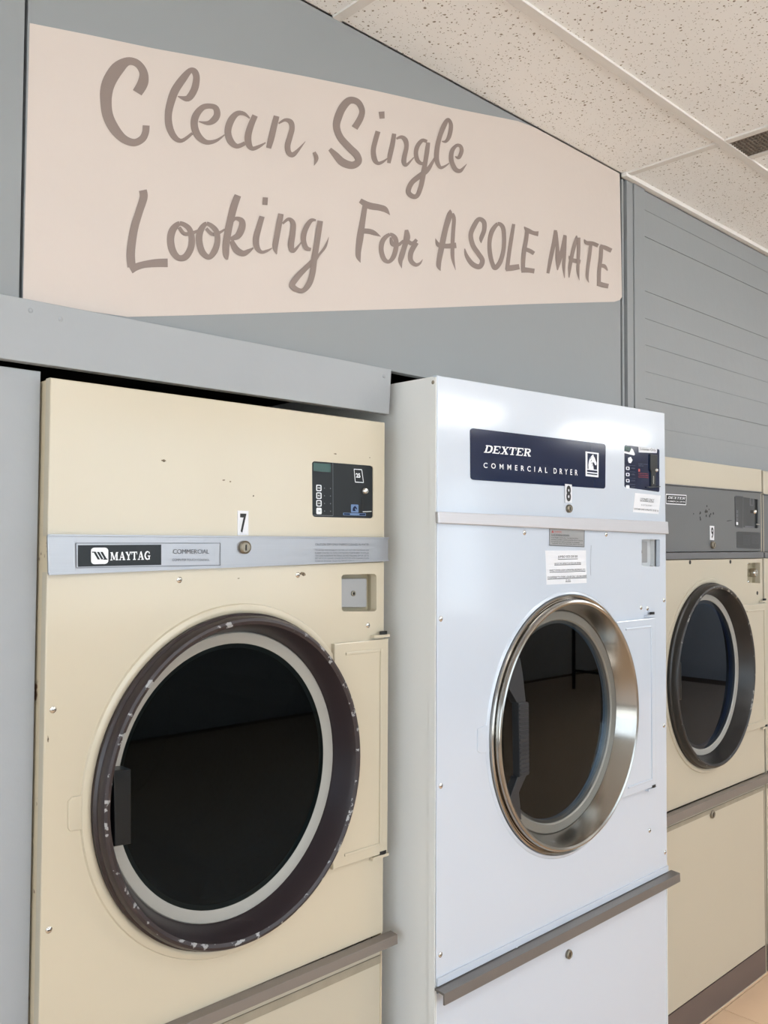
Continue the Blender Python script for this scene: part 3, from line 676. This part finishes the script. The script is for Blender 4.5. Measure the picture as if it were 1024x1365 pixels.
# control panel
cq = W4([(416, 614.5), (497.5, 621), (497.5, 691), (416.5, 689)], Y7+.002)
cp = plate('control_panel', [rrect(cq, .05)], Y7+.002, .012, 'black', d7)
yc = Y7+.002
plate('display', [sub(cq, .02, .03, .29, .18)], yc-.0006, .0005, 'green', cp)
mb = MB()
for a, b in (((.325, .0), (.325, .97)), ((.0, .97), (.325, .97))): ribbon(mb, [(*uv(cq, *a), .0012), (*uv(cq, *b), .0012)], lambda x, z: (x, z), yc-.0004, False)
mb.obj('panel_line', 'greyink', cp)
for k in range(4):
    v0 = .42+.138*k; qq = sub(cq, .06, v0, .14, v0+.115)
    plate('button', [rrect(qq, .2), rrect(sub(qq, .14, .14, .86, .86), .15)][:(1 if k == 3 else 2)], yc-.0012, .001, 'print', cp)
    ribbon(MB(), [(0, 0, 0), (1, 1, 1)], lambda x, z: (x, z), 0)
    text('button_text', ['HI', 'MED', 'LOW', 'START'][k], sub(qq, .28, .38, .72, .62), yc-(.0014 if k == 3 else .0006), 'ink' if k == 3 else 'print', cp, .02)
    mb = MB()
    for u in (.19, .285): mb.prism([ellipse(*uv(cq, u, v0+.055), .0012, .0012, 8)], yc-.0006, yc-.0001)
    mb.obj('indicator', 'greyink', cp)
sq = [uv(cq, .67, .09), uv(cq, .80, .09), uv(cq, .83, .33), uv(cq, .69, .33)]
mb = MB()
for a in range(4): ribbon(mb, [(*sq[a], .0016), (*sq[(a+1) % 4], .0016)], lambda x, z: (x, z), yc-.0006, False)
mb.obj('coin_label', 'print', cp)
text('coin_text', '25', sub(sq, .15, .3, .7, .65), yc-.0007, 'print', cp, .04)
ribbon(MB(), [(0, 0, 0), (1, 1, 1)], lambda x, z: (x, z), 0)
dome('coin_return_button', *uv(cq, .85, .49), yc, .0085, 'chrome', cp, .008, slot=False)
plate('coin_slot', [sub(cq, .80, .64, .825, .84)], yc-.0008, .0006, 'blackm', cp)
plate('slot_lip', [[uv(cq, .78, .875), uv(cq, .94, .86), uv(cq, .94, .88), uv(cq, .80, .89)]], yc-.006, .006, 'chrome', cp)
plate('blue_sticker', [rrect(sub(cq, .62, .75, .745, .90), .1)], yc-.0006, .0005, 'blue', cp)
HORSE = [(.08, .99), (.06, .70), (.12, .45), (.24, .25), (.42, .10), (.58, .0), (.62, .12), (.74, .22), (.96, .56), (.92, .68), (.80, .68), (.66, .52), (.54, .50), (.50, .62), (.60, .80), (.64, .99)]
mb = MB(); bq = sub(cq, .63, .76, .735, .885); mb.prism([[uv(bq, a*.8+.1, b*.8+.1) for a, b in HORSE]], yc-.0010, yc-.0007); mb.obj('horse_mark', 'navy', cp)
plate('price_strip', [sub(cq, .49, .91, .87, .955)], yc-.0006, .0005, 'blue', cp)
plate('price_bar', [sub(cq, .50, .92, .60, .945)], yc-.0010, .0003, 'navy', cp)
plate('price_bar', [sub(cq, .76, .92, .86, .945)], yc-.0010, .0003, 'navy', cp)
# lock recess
def recess(root, q, y, depth, wall, plateq, m_plate='lockplate', key=(.55, .52), scr=None):
    x0, x1 = q[0][0], q[1][0]; z1, z0 = q[0][1], q[2][1]
    mb = MB(); mb.prism([[(x0-.004, z1+.004), (x1+.004, z1+.004), (x1+.004, z0-.004), (x0-.004, z0-.004)], rrect(q, .08)], y+.0182, y+depth)
    mb.box(x0-.004, x1+.004, y+depth, y+depth+.002, z0-.004, z1+.004)
    rc = mb.obj('lock_recess', wall, root)
    if plateq:
        lp = plate('lock_plate', [rrect(sub(q, *plateq), .05)], y+depth-.012, .0118, m_plate, rc, .001)
        kx, kz = uv(sub(q, *plateq), *key)
        mb = MB(); mb.lathe([(0, y+depth-.012), (0, y+depth-.014), (-.003, y+depth-.0145)], kx, kz, .006, .006, 14); mb.prism([ellipse(kx, kz, .003, .003, 12)], y+depth-.0146, y+depth-.0125, 1)
        mb.obj('keyhole', ['oldmetal', 'blackm'], rc, True)
    return rc
recess(d7, rq7, Y7, .028, 'recess', (-.02, .12, .86, .90))
screws([(239, 773), (397, 766.5), (490.5, 833.5), (70.5, 946), (65, 1239.5)], Y7, d7)
# chipped paint spots
mb = MB(); ch = speck(mat('paint_chip', (120, 104, 84), .8), (60, 50, 40), 200, .5, .55)
for (a, b, w, h) in [(404, 765, 8, 3.5), (218, 614, 5, 2), (298, 640, 3, 1.2), (307, 642, 2, 1.5), (338, 661, 2, 1.2), (318, 771, 3, 1), (485, 987, 1.5, 1), (64, 985, 1.2, 5), (447, 605, 4, 1), (493, 610, 1.5, 1)]:
    x, z = P(a, b, Y7); n = 9; mb = MB()
    mb.prism([[(x+w*.0016*math.cos(2*PI*k/n)*random.uniform(.5, 1.1)*.7, z+h*.0016*math.sin(2*PI*k/n)*random.uniform(.5, 1.1)*.8) for k in range(n)]], Y7-.0004, Y7)
    mb.obj('paint_chip', ch, d7)
Local(d7).done()

# ---- white dryer, number 8
d8 = root_at('dryer', 'tall white dryer numbered 8 with a brushed steel round door', 1.89, Y8)
cabinet(d8, 1.404, 2.381, 1.9165, 1.9385, Y8, 'white_shade', deep=1.1)
c8x, c8z, r8x, r8z = 1.89049, 1.10704, .30096, .30745
z8b = .6136
plate('upper_panel', [[(1.404, 1.9175), (2.3815, 1.9395), (2.384, 1.614), (1.405, 1.610)], rrect(W4([(832.5, 593), (879.5, 599), (879.5, 656), (832.5, 649.5)], Y8), .04)], Y8, .012, 'white', d8, .002)
rq8 = W4([(855.5, 719), (880, 719), (880, 755.5), (855.5, 754.5)], Y8)
plate('lower_panel', [[(1.405, 1.600), (2.384, 1.600), (2.378, z8b+.012), (1.405, z8b+.012)], ellipse(c8x, c8z, r8x+.003, r8z+.003), rrect(rq8, .05)], Y8, .012, 'white', d8, .002)
plate('lint_panel', [rect(1.407, 2.378, .105, z8b-.012)], Y8+.003, .012, 'white', d8, .002)
plate('kick_plate', [rect(1.41, 2.375, .004, .10)], Y8+.012, .01, 'brown', d8)
o = rail(1.400, 2.400, Y8-.0002, z8b+.004, 'bar8', d8, h=.026, d=.028)
MB().box(1.406, 2.378, Y8-.004, Y8-.0003, z8b+.006, z8b+.022).obj('rail_flange', 'white', d8)
# side corner flange with its screw
fo = MB().box(1.4018, 1.4038, Y8+.002, Y8+.020, .02, 1.914).obj('corner_flange', 'white_shade', d8)
sx = MB(); n = 12
for k in range(1): sx.add([(1.4018, Y8+.011+.0045*math.cos(2*PI*k/n), 1.903+.0045*math.sin(2*PI*k/n)) for k in range(n)]+[(1.3985, Y8+.011, 1.903)], [(k, (k+1) % n, n) for k in range(n)])
sx.obj('screw', 'oldmetal', fo, True)
mb = MB(); s8 = W4([(584.5, 682), (891, 695.5), (892, 712), (585, 697.5)], Y8-.010)
mb.prism([s8], Y8-.010, Y8-.0001); bevel(mb.obj('trim_strip', 'alu8', d8), .002, 2)
# navy sign
nq = W4([(626.5, 570.5), (807, 592), (806.5, 651.5), (627, 639.5)], Y8)
sg = plate('brand_panel', [rrect(nq, .06, asp=3)], Y8-.0015, .0015, 'navy', d8)
cs = lambda a, b: (620+a/5.12, 560+b/5.12)
mb = MB(); slab(mb, 'DEXTER', W4([cs(122, 170), cs(440, 196), cs(448, 250), cs(124, 222)], Y8), Y8-.0019, slant=.28); mb.obj('lettering', 'print', sg)
tq = W4([cs(122, 290), cs(764, 340), cs(764, 378), cs(122, 326)], Y8)
text('lettering', 'C  O  M  M  E  R  C  I  A  L', sub(tq, 0, 0, .652, 1), Y8-.0016, 'print', sg, .012)
text('lettering', 'D  R  Y  E  R', sub(tq, .722, 0, 1, 1), Y8-.0016, 'print', sg, .012)
hq = W4([cs(819, 214), cs(908, 225), cs(906, 391), cs(820, 382)], Y8)
em = plate('emblem', [hq], Y8-.0021, .0006, 'print', sg)
mb = MB(); mb.prism([sub(hq, .13, .06, .87, .70)], Y8-.0025, Y8-.0022); mb.prism([sub(hq, .10, .74, .90, .82)], Y8-.0025, Y8-.0022); mb.prism([sub(hq, .10, .87, .90, .92)], Y8-.0025, Y8-.0022); mb.obj('emblem_field', 'navy', sg)
iq = sub(hq, .15, .08, .86, .72)
mb = MB(); mb.prism([[uv(iq, a, b) for a, b in HORSE]], Y8-.0029, Y8-.0026); mb.obj('horse_mark', 'print', sg)
mb = MB()
for k in range(4): mb.prism([[uv(iq, .30+.06*k, .2+.16*k), uv(iq, .36+.05*k, .24+.16*k), uv(iq, .22+.07*k, .34+.16*k)]], Y8-.0032, Y8-.003)
mb.obj('mane_mark', 'navy', sg)
# coin panel
kq = W4([(832.5, 593), (879.5, 599), (879.5, 656), (832.5, 649.5)], Y8+.001)
k8 = plate('control_panel', [rrect(kq, .04)], Y8+.001, .01, 'navy', d8); y_ = Y8+.001
cc = lambda a, b: P(800+a/11.378, 580+b/11.378, Y8)
lb = plate('coin_notice', [[cc(585, 180), cc(868, 208), cc(862, 272), cc(590, 262)]], y_-.0010, .0008, 'paper', k8)
text('notice_text', 'Loonies Only', [cc(612, 186), cc(846, 210), cc(846, 262), cc(612, 240)], y_-.0011, 'ink', k8, .0)
mb = MB(); mb.prism([[cc(370, 245), cc(450, 262), cc(478, 200), cc(500, 215), cc(530, 290), cc(520, 308), cc(370, 272)]], y_-.0008, y_-.0003); mb.prism([[cc(430, 345), cc(470, 330), cc(495, 380), cc(470, 425), cc(440, 420), cc(428, 385)]], y_-.0008, y_-.0003); mb.obj('horse_mark', 'print', k8)
plate('display', [[cc(375, 165), cc(468, 178), cc(470, 245), cc(378, 235)]], y_-.0006, .0005, 'green', k8)
for k in range(4):
    b0 = 478+94*k; qq = [cc(396, b0), cc(446, b0+3), cc(448, b0+52), cc(398, b0+48)]
    plate('button', [rrect(qq, .2), rrect(sub(qq, .2, .2, .8, .8), .2)][:(1 if k == 3 else 2)], y_-.0012, .001, 'print', k8)
    text('button_text', ['HIGH', 'NORMAL', 'DELICATE', 'START'][k], [cc(475, b0+12), cc(530, b0+16), cc(530, b0+38), cc(475, b0+34)], y_-.0004, 'greyink', k8)
    mb = MB(); ribbon(mb, [(*cc(378, b0-22), .0006), (*cc(540, b0-12), .0006)], lambda x, z: (x, z), y_-.0004, False); mb.obj('panel_line', 'greyink', k8)
text('red_text', [(t_, [cc(585, 570+28*k), cc(735, 582+28*k), cc(735, 596+28*k), cc(585, 586+28*k)]) for k, t_ in enumerate(['DO NOT DRY ARTICLES', 'CONTAINING RUBBER', 'PLASTIC OR FLAMMABLE'])], None, y_-.0004, 'red', k8)
plate('warning_mark', [[cc(585, 510), cc(608, 512), cc(610, 556), cc(583, 554)]], y_-.0006, .0005, 'red', k8)
text('coin_text', [('INSERT COINS', [cc(585, 430), cc(720, 436), cc(720, 452), cc(585, 446)]), ('PUSH TO START', [cc(585, 458), cc(665, 462), cc(665, 476), cc(585, 472)])], None, y_-.0004, 'greyink', k8)
cm = plate('coin_plate', [[cc(752, 290), cc(860, 300), cc(862, 520), cc(836, 560), cc(836, 780), cc(765, 775), cc(765, 560), cc(752, 520)]], y_-.004, .004, 'black', k8, .0015)
dome('coin_return_button', *cc(832, 535), y_-.004, .006, 'chrome', cm, .007, slot=False)
plate('coin_slot', [[cc(790, 620), cc(802, 622), cc(802, 740), cc(790, 738)]], y_-.0046, .0005, 'chrome', cm)
plate('slot_lip', [[cc(710, 785), cc(895, 775), cc(895, 790), cc(720, 800)]], y_-.006, .006, 'darkplate', k8)
# small notice
def notice(name, q, y, lines, parent, m='paper', bold=.0):
    p = plate(name, [q], y-.0006, .0006, m, parent)
    for t_, u0, v0, u1, v1, mm, ul in lines:
        text('lettering', t_, sub(q, u0, v0, u1, v1), y-.0007, mm, p, bold)
        if ul: MB().prism([sub(q, u0, v1+.012, u1, v1+.028)], y-.0010, y-.0007).obj('underline', mm, p)
    return p
notice('coin_notice', W4([(846.5, 657), (880.5, 660.5), (878, 685.5), (843.5, 682.5)], Y8), Y8,
       [('LOONIES ONLY', .22, .22, .76, .38, 'ink', True), ('$1.00 TO START', .28, .56, .70, .64, 'greyink', False), ('LOONIES GIVE 6 MINUTES  $1.00  25', .04, .78, .97, .88, 'ink', False)], d8)
notice('warning_label', W4([(732.3, 704.3), (778.8, 706), (778.4, 729), (732.1, 727)], Y8), Y8,
       [('WARNING', .14, .14, .34, .24, 'red', False), ('DO NOT DRY ARTICLES CONTAINING', .05, .32, .56, .40, 'ink', True), ('FOAM RUBBER OR SIMILARLY TEXTURED MATERIALS', .05, .50, .82, .56, 'ink', False), ('REMOVE CLOTHES AS SOON AS DRYER STOPS TUMBLING', .05, .62, .96, .68, 'ink', False), ('DO NOT DRY ANY ARTICLE EXPOSED TO FLAMMABLE', .05, .74, .86, .80, 'ink', False), ('LIQUIDS, SUCH AS GASOLINE, PAINT OR OILS', .08, .85, .96, .91, 'ink', False)], d8, 'lockplate')
wq = W4([(732.3, 704.3), (778.8, 706), (778.4, 729), (732.1, 727)], Y8)
mb = MB()
for a in range(4): ribbon(mb, [(*wq[a], .002), (*wq[(a+1) % 4], .002)], lambda x, z: (x, z), Y8-.0011, False)
mb.prism([[uv(wq, .05, .25), uv(wq, .085, .10), uv(wq, .12, .25)]], Y8-.0012, Y8-.0008, 1); mb.obj('label_outline', ['greyink', 'red'], d8)
notice('paper_notice', W4([(727, 734), (781, 733.5), (782, 777), (728.5, 779.5)], Y8), Y8,
       [('JUMBO SIZE DRYER', .29, .15, .78, .24, 'ink', True), ('HAS 2X THE CAPACITY OF REGULAR DRYERS', .20, .36, .86, .41, 'ink', True), ('PERFECT FOR BIG LOADS, COMFORTERS, BEDSPREADS, ETC.', .08, .56, .97, .62, 'ink', True), ('IT IS DIFFERENT TO OTHERS: LOONIES ONLY. USE ONE LOONIE', .03, .76, 1.0, .82, 'ink', True), ('25 MIN.', .46, .87, .59, .92, 'ink', True)], d8)
mb = MB(); ribbon(mb, [(*P(788, 727, Y8), .0012), (*P(787.3, 750, Y8), .0008), (*P(787.5, 767, Y8), .0012)], lambda x, z: (x, z), Y8-.0004, False); mb.obj('scratch', 'greyink', d8)
sticker('8', W4([(753, 645), (762, 646), (762, 670.5), (753, 670)], Y8-.0012), Y8-.0016, d8, .035, (.16, .07, .84, .93))
lock(*P(757.5, 678, Y8), Y8, .0105, d8)
recess(d8, rq8, Y8, .030, 'recess8', (-.05, .08, .62, .86), 'lockplate', (.45, .5))
screws([(699, 710), (808, 712.3), (587.5, 825), (587.5, 1047.5), (587, 1272.5), (885, 800), (854.5, 810), (863, 811), (885, 967), (866, 1107), (886.5, 1136), (689, 1264), (820, 1200)], Y8, d8, .006)
lock(*P(758.5, 1272, Y8), Y8+.003, .011, d8)
hx8 = P(874.5, 940, Y8-.01)[0]
hinge_cover(d8, 2.10, hx8, P(850, 826, Y8-.01)[1], P(850, 1057, Y8-.01)[1], Y8, 'white', (c8x, c8z, r8x+.010, r8z+.010))
tb = W4([(636, 972), (641, 969), (655, 966), (655, 1002), (640, 1004), (636, 1001)], Y8)
plate('door_tab', [tb], Y8-.002, .002, 'white', d8, .0012)
mb = MB(); mb.lathe([(.022, Y8), (.020, Y8-.002), (.014, Y8-.003), (.012, Y8)], c8x, c8z, r8x, r8z); mb.obj('door_bead', 'white', d8, True)
dr = MB(); dr.lathe([(.012, Y8+.001), (.012, Y8-.009), (.009, Y8-.0115), (.005, Y8-.010), (.0045, Y8-.006), (.002, Y8-.007), (.0015, Y8-.018), (-.001, Y8-.0225), (-.005, Y8-.024), (-.010, Y8-.0215), (-.0145, Y8-.012), (-.0305, Y8+.033), (-.036, Y8+.035)], c8x, c8z, r8x, r8z, 128)
door = dr.obj('door', 'steel', d8, True)
MB().lathe([(-.0303, Y8+.032), (-.032, Y8+.030), (-.051, Y8+.031), (-.055, Y8+.035), (-.062, Y8+.038)], c8x, c8z, r8x, r8z).obj('door_gasket', 'gasket8', door, True)
MB().prism([ellipse(c8x, c8z, r8x-.054, r8z-.054)], Y8+.0345, Y8+.038).obj('door_glass', 'glass8', door)
ch_ = lambda a, b: P(640+a/3.69, 780+b/3.69, Y8-.008)
mb = MB()
up = [ch_(188, 352), ch_(198, 362), ch_(212, 440), ch_(226, 575), ch_(186, 585), ch_(146, 515), ch_(138, 470)]
gr = [ch_(180, 578), ch_(229, 574), ch_(232, 930), ch_(186, 945)]
lo = [ch_(186, 945), ch_(232, 930), ch_(192, 1020), ch_(206, 1155), ch_(160, 1110), ch_(148, 1045)]
mb.prism([up], Y8-.008, Y8+.012); mb.prism([gr], Y8-.014, Y8+.006); mb.prism([lo], Y8-.008, Y8+.012)
hd = bevel(mb.obj('door_handle', 'handle', door), .0015)
mb = MB()
for k in range(17): mb.prism([sub([gr[0], gr[1], gr[2], gr[3]], .05, .03+k*.057, .95, .03+k*.057+.03)], Y8-.0160, Y8-.0139)
o = mb.obj('grip_ribs', 'handle', door)
drum(d8, c8x, c8z, .255, Y8+.06)
Local(d8).done()

# ---- cream and slate dryer, number 9
X9, W9 = 2.402, .892
d9 = root_at('dryer', 'cream dryer numbered 9 with slate-grey control band and black-rimmed door', 2.846, Y7)
cabinet(d9, 2.402, 3.292, 1.833, 1.835, Y7, 'cream_old')
c9x, c9z, r9x, r9z = 2.86365, 1.12037, .28140, .29878
plate('top_panel', [[(2.402, 1.829), (3.291, 1.836), (3.291, 1.753), (2.402, 1.746)]], Y7, .018, 'cream_old', d9, .0015)
gq = [(2.402, 1.743), (3.291, 1.750), (3.291, 1.533), (2.402, 1.531)]
d9c = W4([(980.5, 661), (1012, 665.5), (1012, 704.5), (981, 702)], Y7)
plate('control_band', [gq, rrect(d9c, .05)], Y7+.003, .012, 'greypanel', d9, .002)
mb = MB(); mb.prism([[(2.402, 1.529), (3.294, 1.531), (3.294, 1.508), (2.402, 1.508)]], Y7-.004, Y7+.010); bevel(mb.obj('trim_strip', 'greystrip', d9), .002)
MB().prism([[(2.402, 1.746), (3.291, 1.753), (3.291, 1.750), (2.402, 1.743)]], Y7-.003, Y7+.012).obj('band_lip', 'greystrip', d9)
rq9 = W4([(996.5, 750.5), (1013.5, 750), (1013.5, 777.5), (996.5, 776.5)], Y7)
z9b = .720
plate('lower_panel', [[(2.402, 1.506), (3.291, 1.506), (3.291, z9b+.003), (2.402, z9b+.003)], ellipse(c9x, c9z, r9x+.001, r9z+.001), rq9], Y7, .018, 'cream_old', d9, .002)
plate('lint_panel', [rect(2.404, 3.286, .100, z9b-.026)], Y7+.003, .018, 'cream_old', d9, .002)
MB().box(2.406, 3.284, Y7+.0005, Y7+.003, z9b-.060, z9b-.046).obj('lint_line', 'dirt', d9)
plate('kick_plate', [rect(2.403, 3.285, .001, .0975)], Y7+.002, .01, 'brown', d9)
rail(2.4025, 3.298, Y7-.0002, z9b, 'bar7', d9, h=.030, d=.018)
q9 = lambda a, b: P(880+a/6.5, 610+b/6.5, Y7+.003)
lbq = [q9(50, 318), q9(226, 328), q9(222, 408), q9(50, 398)]
p9 = plate('brand_label', [lbq], Y7+.0024, .0006, 'black', d9)
y9 = Y7+.0024
mb = MB()
for a in range(4): ribbon(mb, [(*lbq[a], .003), (*lbq[(a+1) % 4], .003)], lambda x, z: (x, z), y9-.0003, False)
mb.obj('label_outline', 'print', p9)
mb = MB(); slab(mb, 'DEXTER', [q9(64, 334), q9(214, 343), q9(214, 364), q9(64, 356)], y9-.0004, slant=.3); mb.obj('lettering', 'print', p9)
text('lettering', 'COMMERCIAL DRYER', [q9(62, 370), q9(216, 378), q9(216, 391), q9(62, 384)], y9-.0002, 'print', p9, .01)
st9 = sticker('9', [q9(431, 590), q9(468, 593), q9(468, 716), q9(433, 712)], Y7+.003, d9, .03, (.22, .1, .8, .9))
st9.name = 'number_sticker'
lock(*q9(453, 757), Y7+.003, .0125, d9)
cp9 = plate('control_panel', [rrect(d9c, .05)], Y7+.008, .008, 'black', d9); yk = Y7+.008
fq = [q9(652, 325), q9(720, 333), q9(716, 615), q9(656, 605)]
mb = MB()
for a in range(4): ribbon(mb, [(*fq[a], .003), (*fq[(a+1) % 4], .003)], lambda x, z: (x, z), Y7+.0025, False)
mb.obj('panel_outline', 'greyink', cp9)
plate('touch_plate', [fq], Y7+.0028, .005, 'darkplate', cp9)
plate('coin_plate', [[q9(722, 335), q9(828, 350), q9(824, 618), q9(720, 612)]], Y7+.0045, .004, 'darkplate', cp9)
for k in range(4): plate('button', [[q9(660, 455+34*k), q9(674, 457+34*k), q9(674, 482+34*k), q9(660, 480+34*k)]], Y7+.0018, .001, 'print' if k == 3 else 'greyink', cp9)
plate('coin_label', [[q9(782, 345), q9(815, 350), q9(812, 420), q9(782, 415)], [q9(788, 355), q9(808, 358), q9(806, 410), q9(788, 406)]], Y7+.004, .0005, 'greyink', cp9)
plate('coin_slot', [[q9(788, 455), q9(812, 457), q9(812, 482), q9(788, 480)]], Y7+.004, .0005, 'blackm', cp9)
dome('coin_return_button', *q9(820, 470), Y7+.0045, .009, 'chrome', cp9, .008, slot=False)
plate('slot_lip', [[q9(822, 573), q9(852, 576), q9(852, 584), q9(822, 581)]], Y7-.002, .007, 'chrome', cp9)
plate('price_strip', [[q9(738, 590), q9(818, 596), q9(818, 608), q9(738, 604)]], Y7+.004, .0005, 'greyink', cp9)
iq9 = [q9(662, 640), q9(868, 648), q9(866, 792), q9(664, 784)]
ip = plate('instruction_label', [rrect(iq9, .06)], Y7+.0024, .0006, 'darkplate', d9)
text('lettering', [(t_, sub(iq9, .27, .2+.09*k, .56, .25+.09*k)) for k, t_ in enumerate(['TO OPERATE', 'LOAD CLOTHES', 'CLOSE DOOR', 'SELECT HEAT', 'INSERT COINS', 'PUSH START', 'REMOVE'])]+[(t_, sub(iq9, .63, .2+.09*k, .95, .25+.09*k)) for k, t_ in enumerate(['CAUTION: DO NOT', 'DRY RUBBER OR', 'PLASTIC ITEMS', 'CLEAN LINT TRAP', 'DAILY. KEEP', 'AREA CLEAR'])], None, Y7+.0023, 'greyink', ip)
recess(d9, rq9, Y7, .028, 'recess', None)
kx, kz = P(1004.5, 763.5, Y7+.01)
mb = MB(); mb.lathe([(0, Y7+.028), (0, Y7+.004), (-.003, Y7-.002), (-.008, Y7-.002), (-.009, Y7+.002), (-.0155, Y7+.002)], kx, kz, .016, .016, 20); mb.obj('lock_knob', 'chrome', d9, True)
for zz in (kz+.034, kz-.034): dome('screw', kx-.006, zz, Y7+.027, .006, 'chrome', d9)
for a, b in ((920, 749.5), (973.8, 748.8), (1009.7, 790.5)):
    x, z = P(a, b, Y7); MB().prism([ellipse(x, z, .007, .007, 12)], Y7-.0006, Y7).obj('hole_plug', 'blackm', d9)
lock(*P(950, 1085.5, Y7), Y7+.003, .013, d9)
mb = MB()
for k in range(16):
    x, z = q9(330+random.gauss(60, 38), 480+random.gauss(0, 30)); r_ = random.uniform(.002, .004)
    mb.prism([ellipse(x, z, r_, r_*1.2, 7)], Y7+.0026, Y7+.003)
ribbon(mb, [(*q9(578, 550), .0018), (*q9(600, 546), .0024), (*q9(625, 545), .001)], lambda x, z: (x, z), Y7+.0026)
mb.obj('scuffs', 'blackm', d9)
hinge_cover(d9, 3.10, 3.299, P(1000, 806, Y7-.01)[1], P(1000, 975, Y7-.01)[1], Y7, 'cream_old', (c9x, c9z, r9x+.004, r9z+.004))
MB().lathe([(.024, Y7), (.022, Y7-.004), (.016, Y7-.005), (.010, Y7-.004), (.006, Y7)], c9x, c9z, r9x, r9z).obj('door_bead', 'cream_old', d9, True)
dr = MB()
dr.lathe([(.008, Y7+.001), (.0085, Y7-.012), (.004, Y7-.016), (.0045, Y7-.026), (0, Y7-.034), (-.005, Y7-.0355), (-.011, Y7-.033), (-.0165, Y7-.022), (-.031, Y7+.016), (-.038, Y7+.018)], c9x, c9z, r9x, r9z, mis=[0, 0, 0, 0, 1, 1, 0, 0, 0])
door = dr.obj('door', ['blackring', 'black_chip'], d9, True)
MB().lathe([(-.0305, Y7+.015), (-.033, Y7+.013), (-.048, Y7+.014), (-.051, Y7+.018), (-.062, Y7+.021)], c9x, c9z, r9x, r9z).obj('door_gasket', 'gasket', door, True)
MB().prism([ellipse(c9x, c9z, r9x-.050, r9z-.050)], Y7+.0175, Y7+.021).obj('door_glass', 'glass9', door)
plate('door_handle', [W4([(899.5, 884), (907, 883), (907.5, 933), (900, 930)], Y7-.014)], Y7-.018, .03, 'black', door, .002)
drum(d9, c9x, c9z, .24, Y7+.045)
Local(d9).done()

# ---- its twin, cut by the right edge of the picture
def dup(root, dx, label, skip=()):
    r = root.copy(); C.objects.link(r); r.location.x += dx; r['label'] = label
    def rec(src, dst, lvl):
        for ch in [c for c in bpy.data.objects if c.parent == src]:
            if ch.name.split('.')[0] in skip: continue
            c = ch.copy(); C.objects.link(c); c.parent = dst
            rec(ch, c, lvl+1)
    rec(root, r, 0); return r
dup(d9, .903, 'sliver of a cream and slate dryer cut off by the right picture edge', ('number_sticker', 'scuffs'))

# ---- across the room: a folding table and chairs under the windows (mirrored in the door glass)
def tube(mb, p, q, r=.011):
    p, q = Vector(p), Vector(q); d = (q-p).normalized(); u = d.orthogonal().normalized(); v = d.cross(u); n = 8
    vs = [a+u*r*math.cos(2*PI*k/n)+v*r*math.sin(2*PI*k/n) for a in (p, q) for k in range(n)]
    return mb.add(vs, [(k, (k+1) % n, n+(k+1) % n, n+k) for k in range(n)]+[tuple(range(n))[::-1], tuple(range(n, 2*n))])
tb = thing('folding_table', 'long white laundry folding table with black legs under the windows', 'table', (7.2, -2.6, 0))
bevel(MB().box(-1.1, 1.1, -.38, .38, .86, .90).obj('table_top', 'paper', tb), .006)
for sx_ in (-1, 1):
    for sy in (-1, 1): tube(MB(), (sx_*1.0, sy*.3, 0), (sx_*1.0, sy*.3, .86), .02).obj('leg', 'blackm', tb)
    tube(MB(), (sx_*1.0, -.3, .2), (sx_*1.0, .3, .2), .014).obj('stretcher', 'blackm', tb)
for k, (x, y, a, w) in enumerate([(5.3, -2.7, .1, 'nearest the left end of the folding table'), (8.8, -2.5, -.1, 'beyond the right end of the folding table')]):
    c = thing('waiting_chair', 'black metal waiting chair, '+w, 'chair', (x, y, 0), 'waiting chairs'); c.rotation_euler.z = PI+a
    bevel(MB().box(-.22, .22, -.2, .22, .43, .46).obj('seat', 'blackm', c), .01)
    bevel(MB().box(-.22, .22, .2, .23, .58, .86).obj('backrest', 'blackm', c), .01)
    for sx_ in (-.2, .2):
        tube(MB(), (sx_, -.18, 0), (sx_, -.18, .43)).obj('leg', 'blackm', c); tube(MB(), (sx_, .24, 0), (sx_, .215, .84)).obj('leg', 'blackm', c)
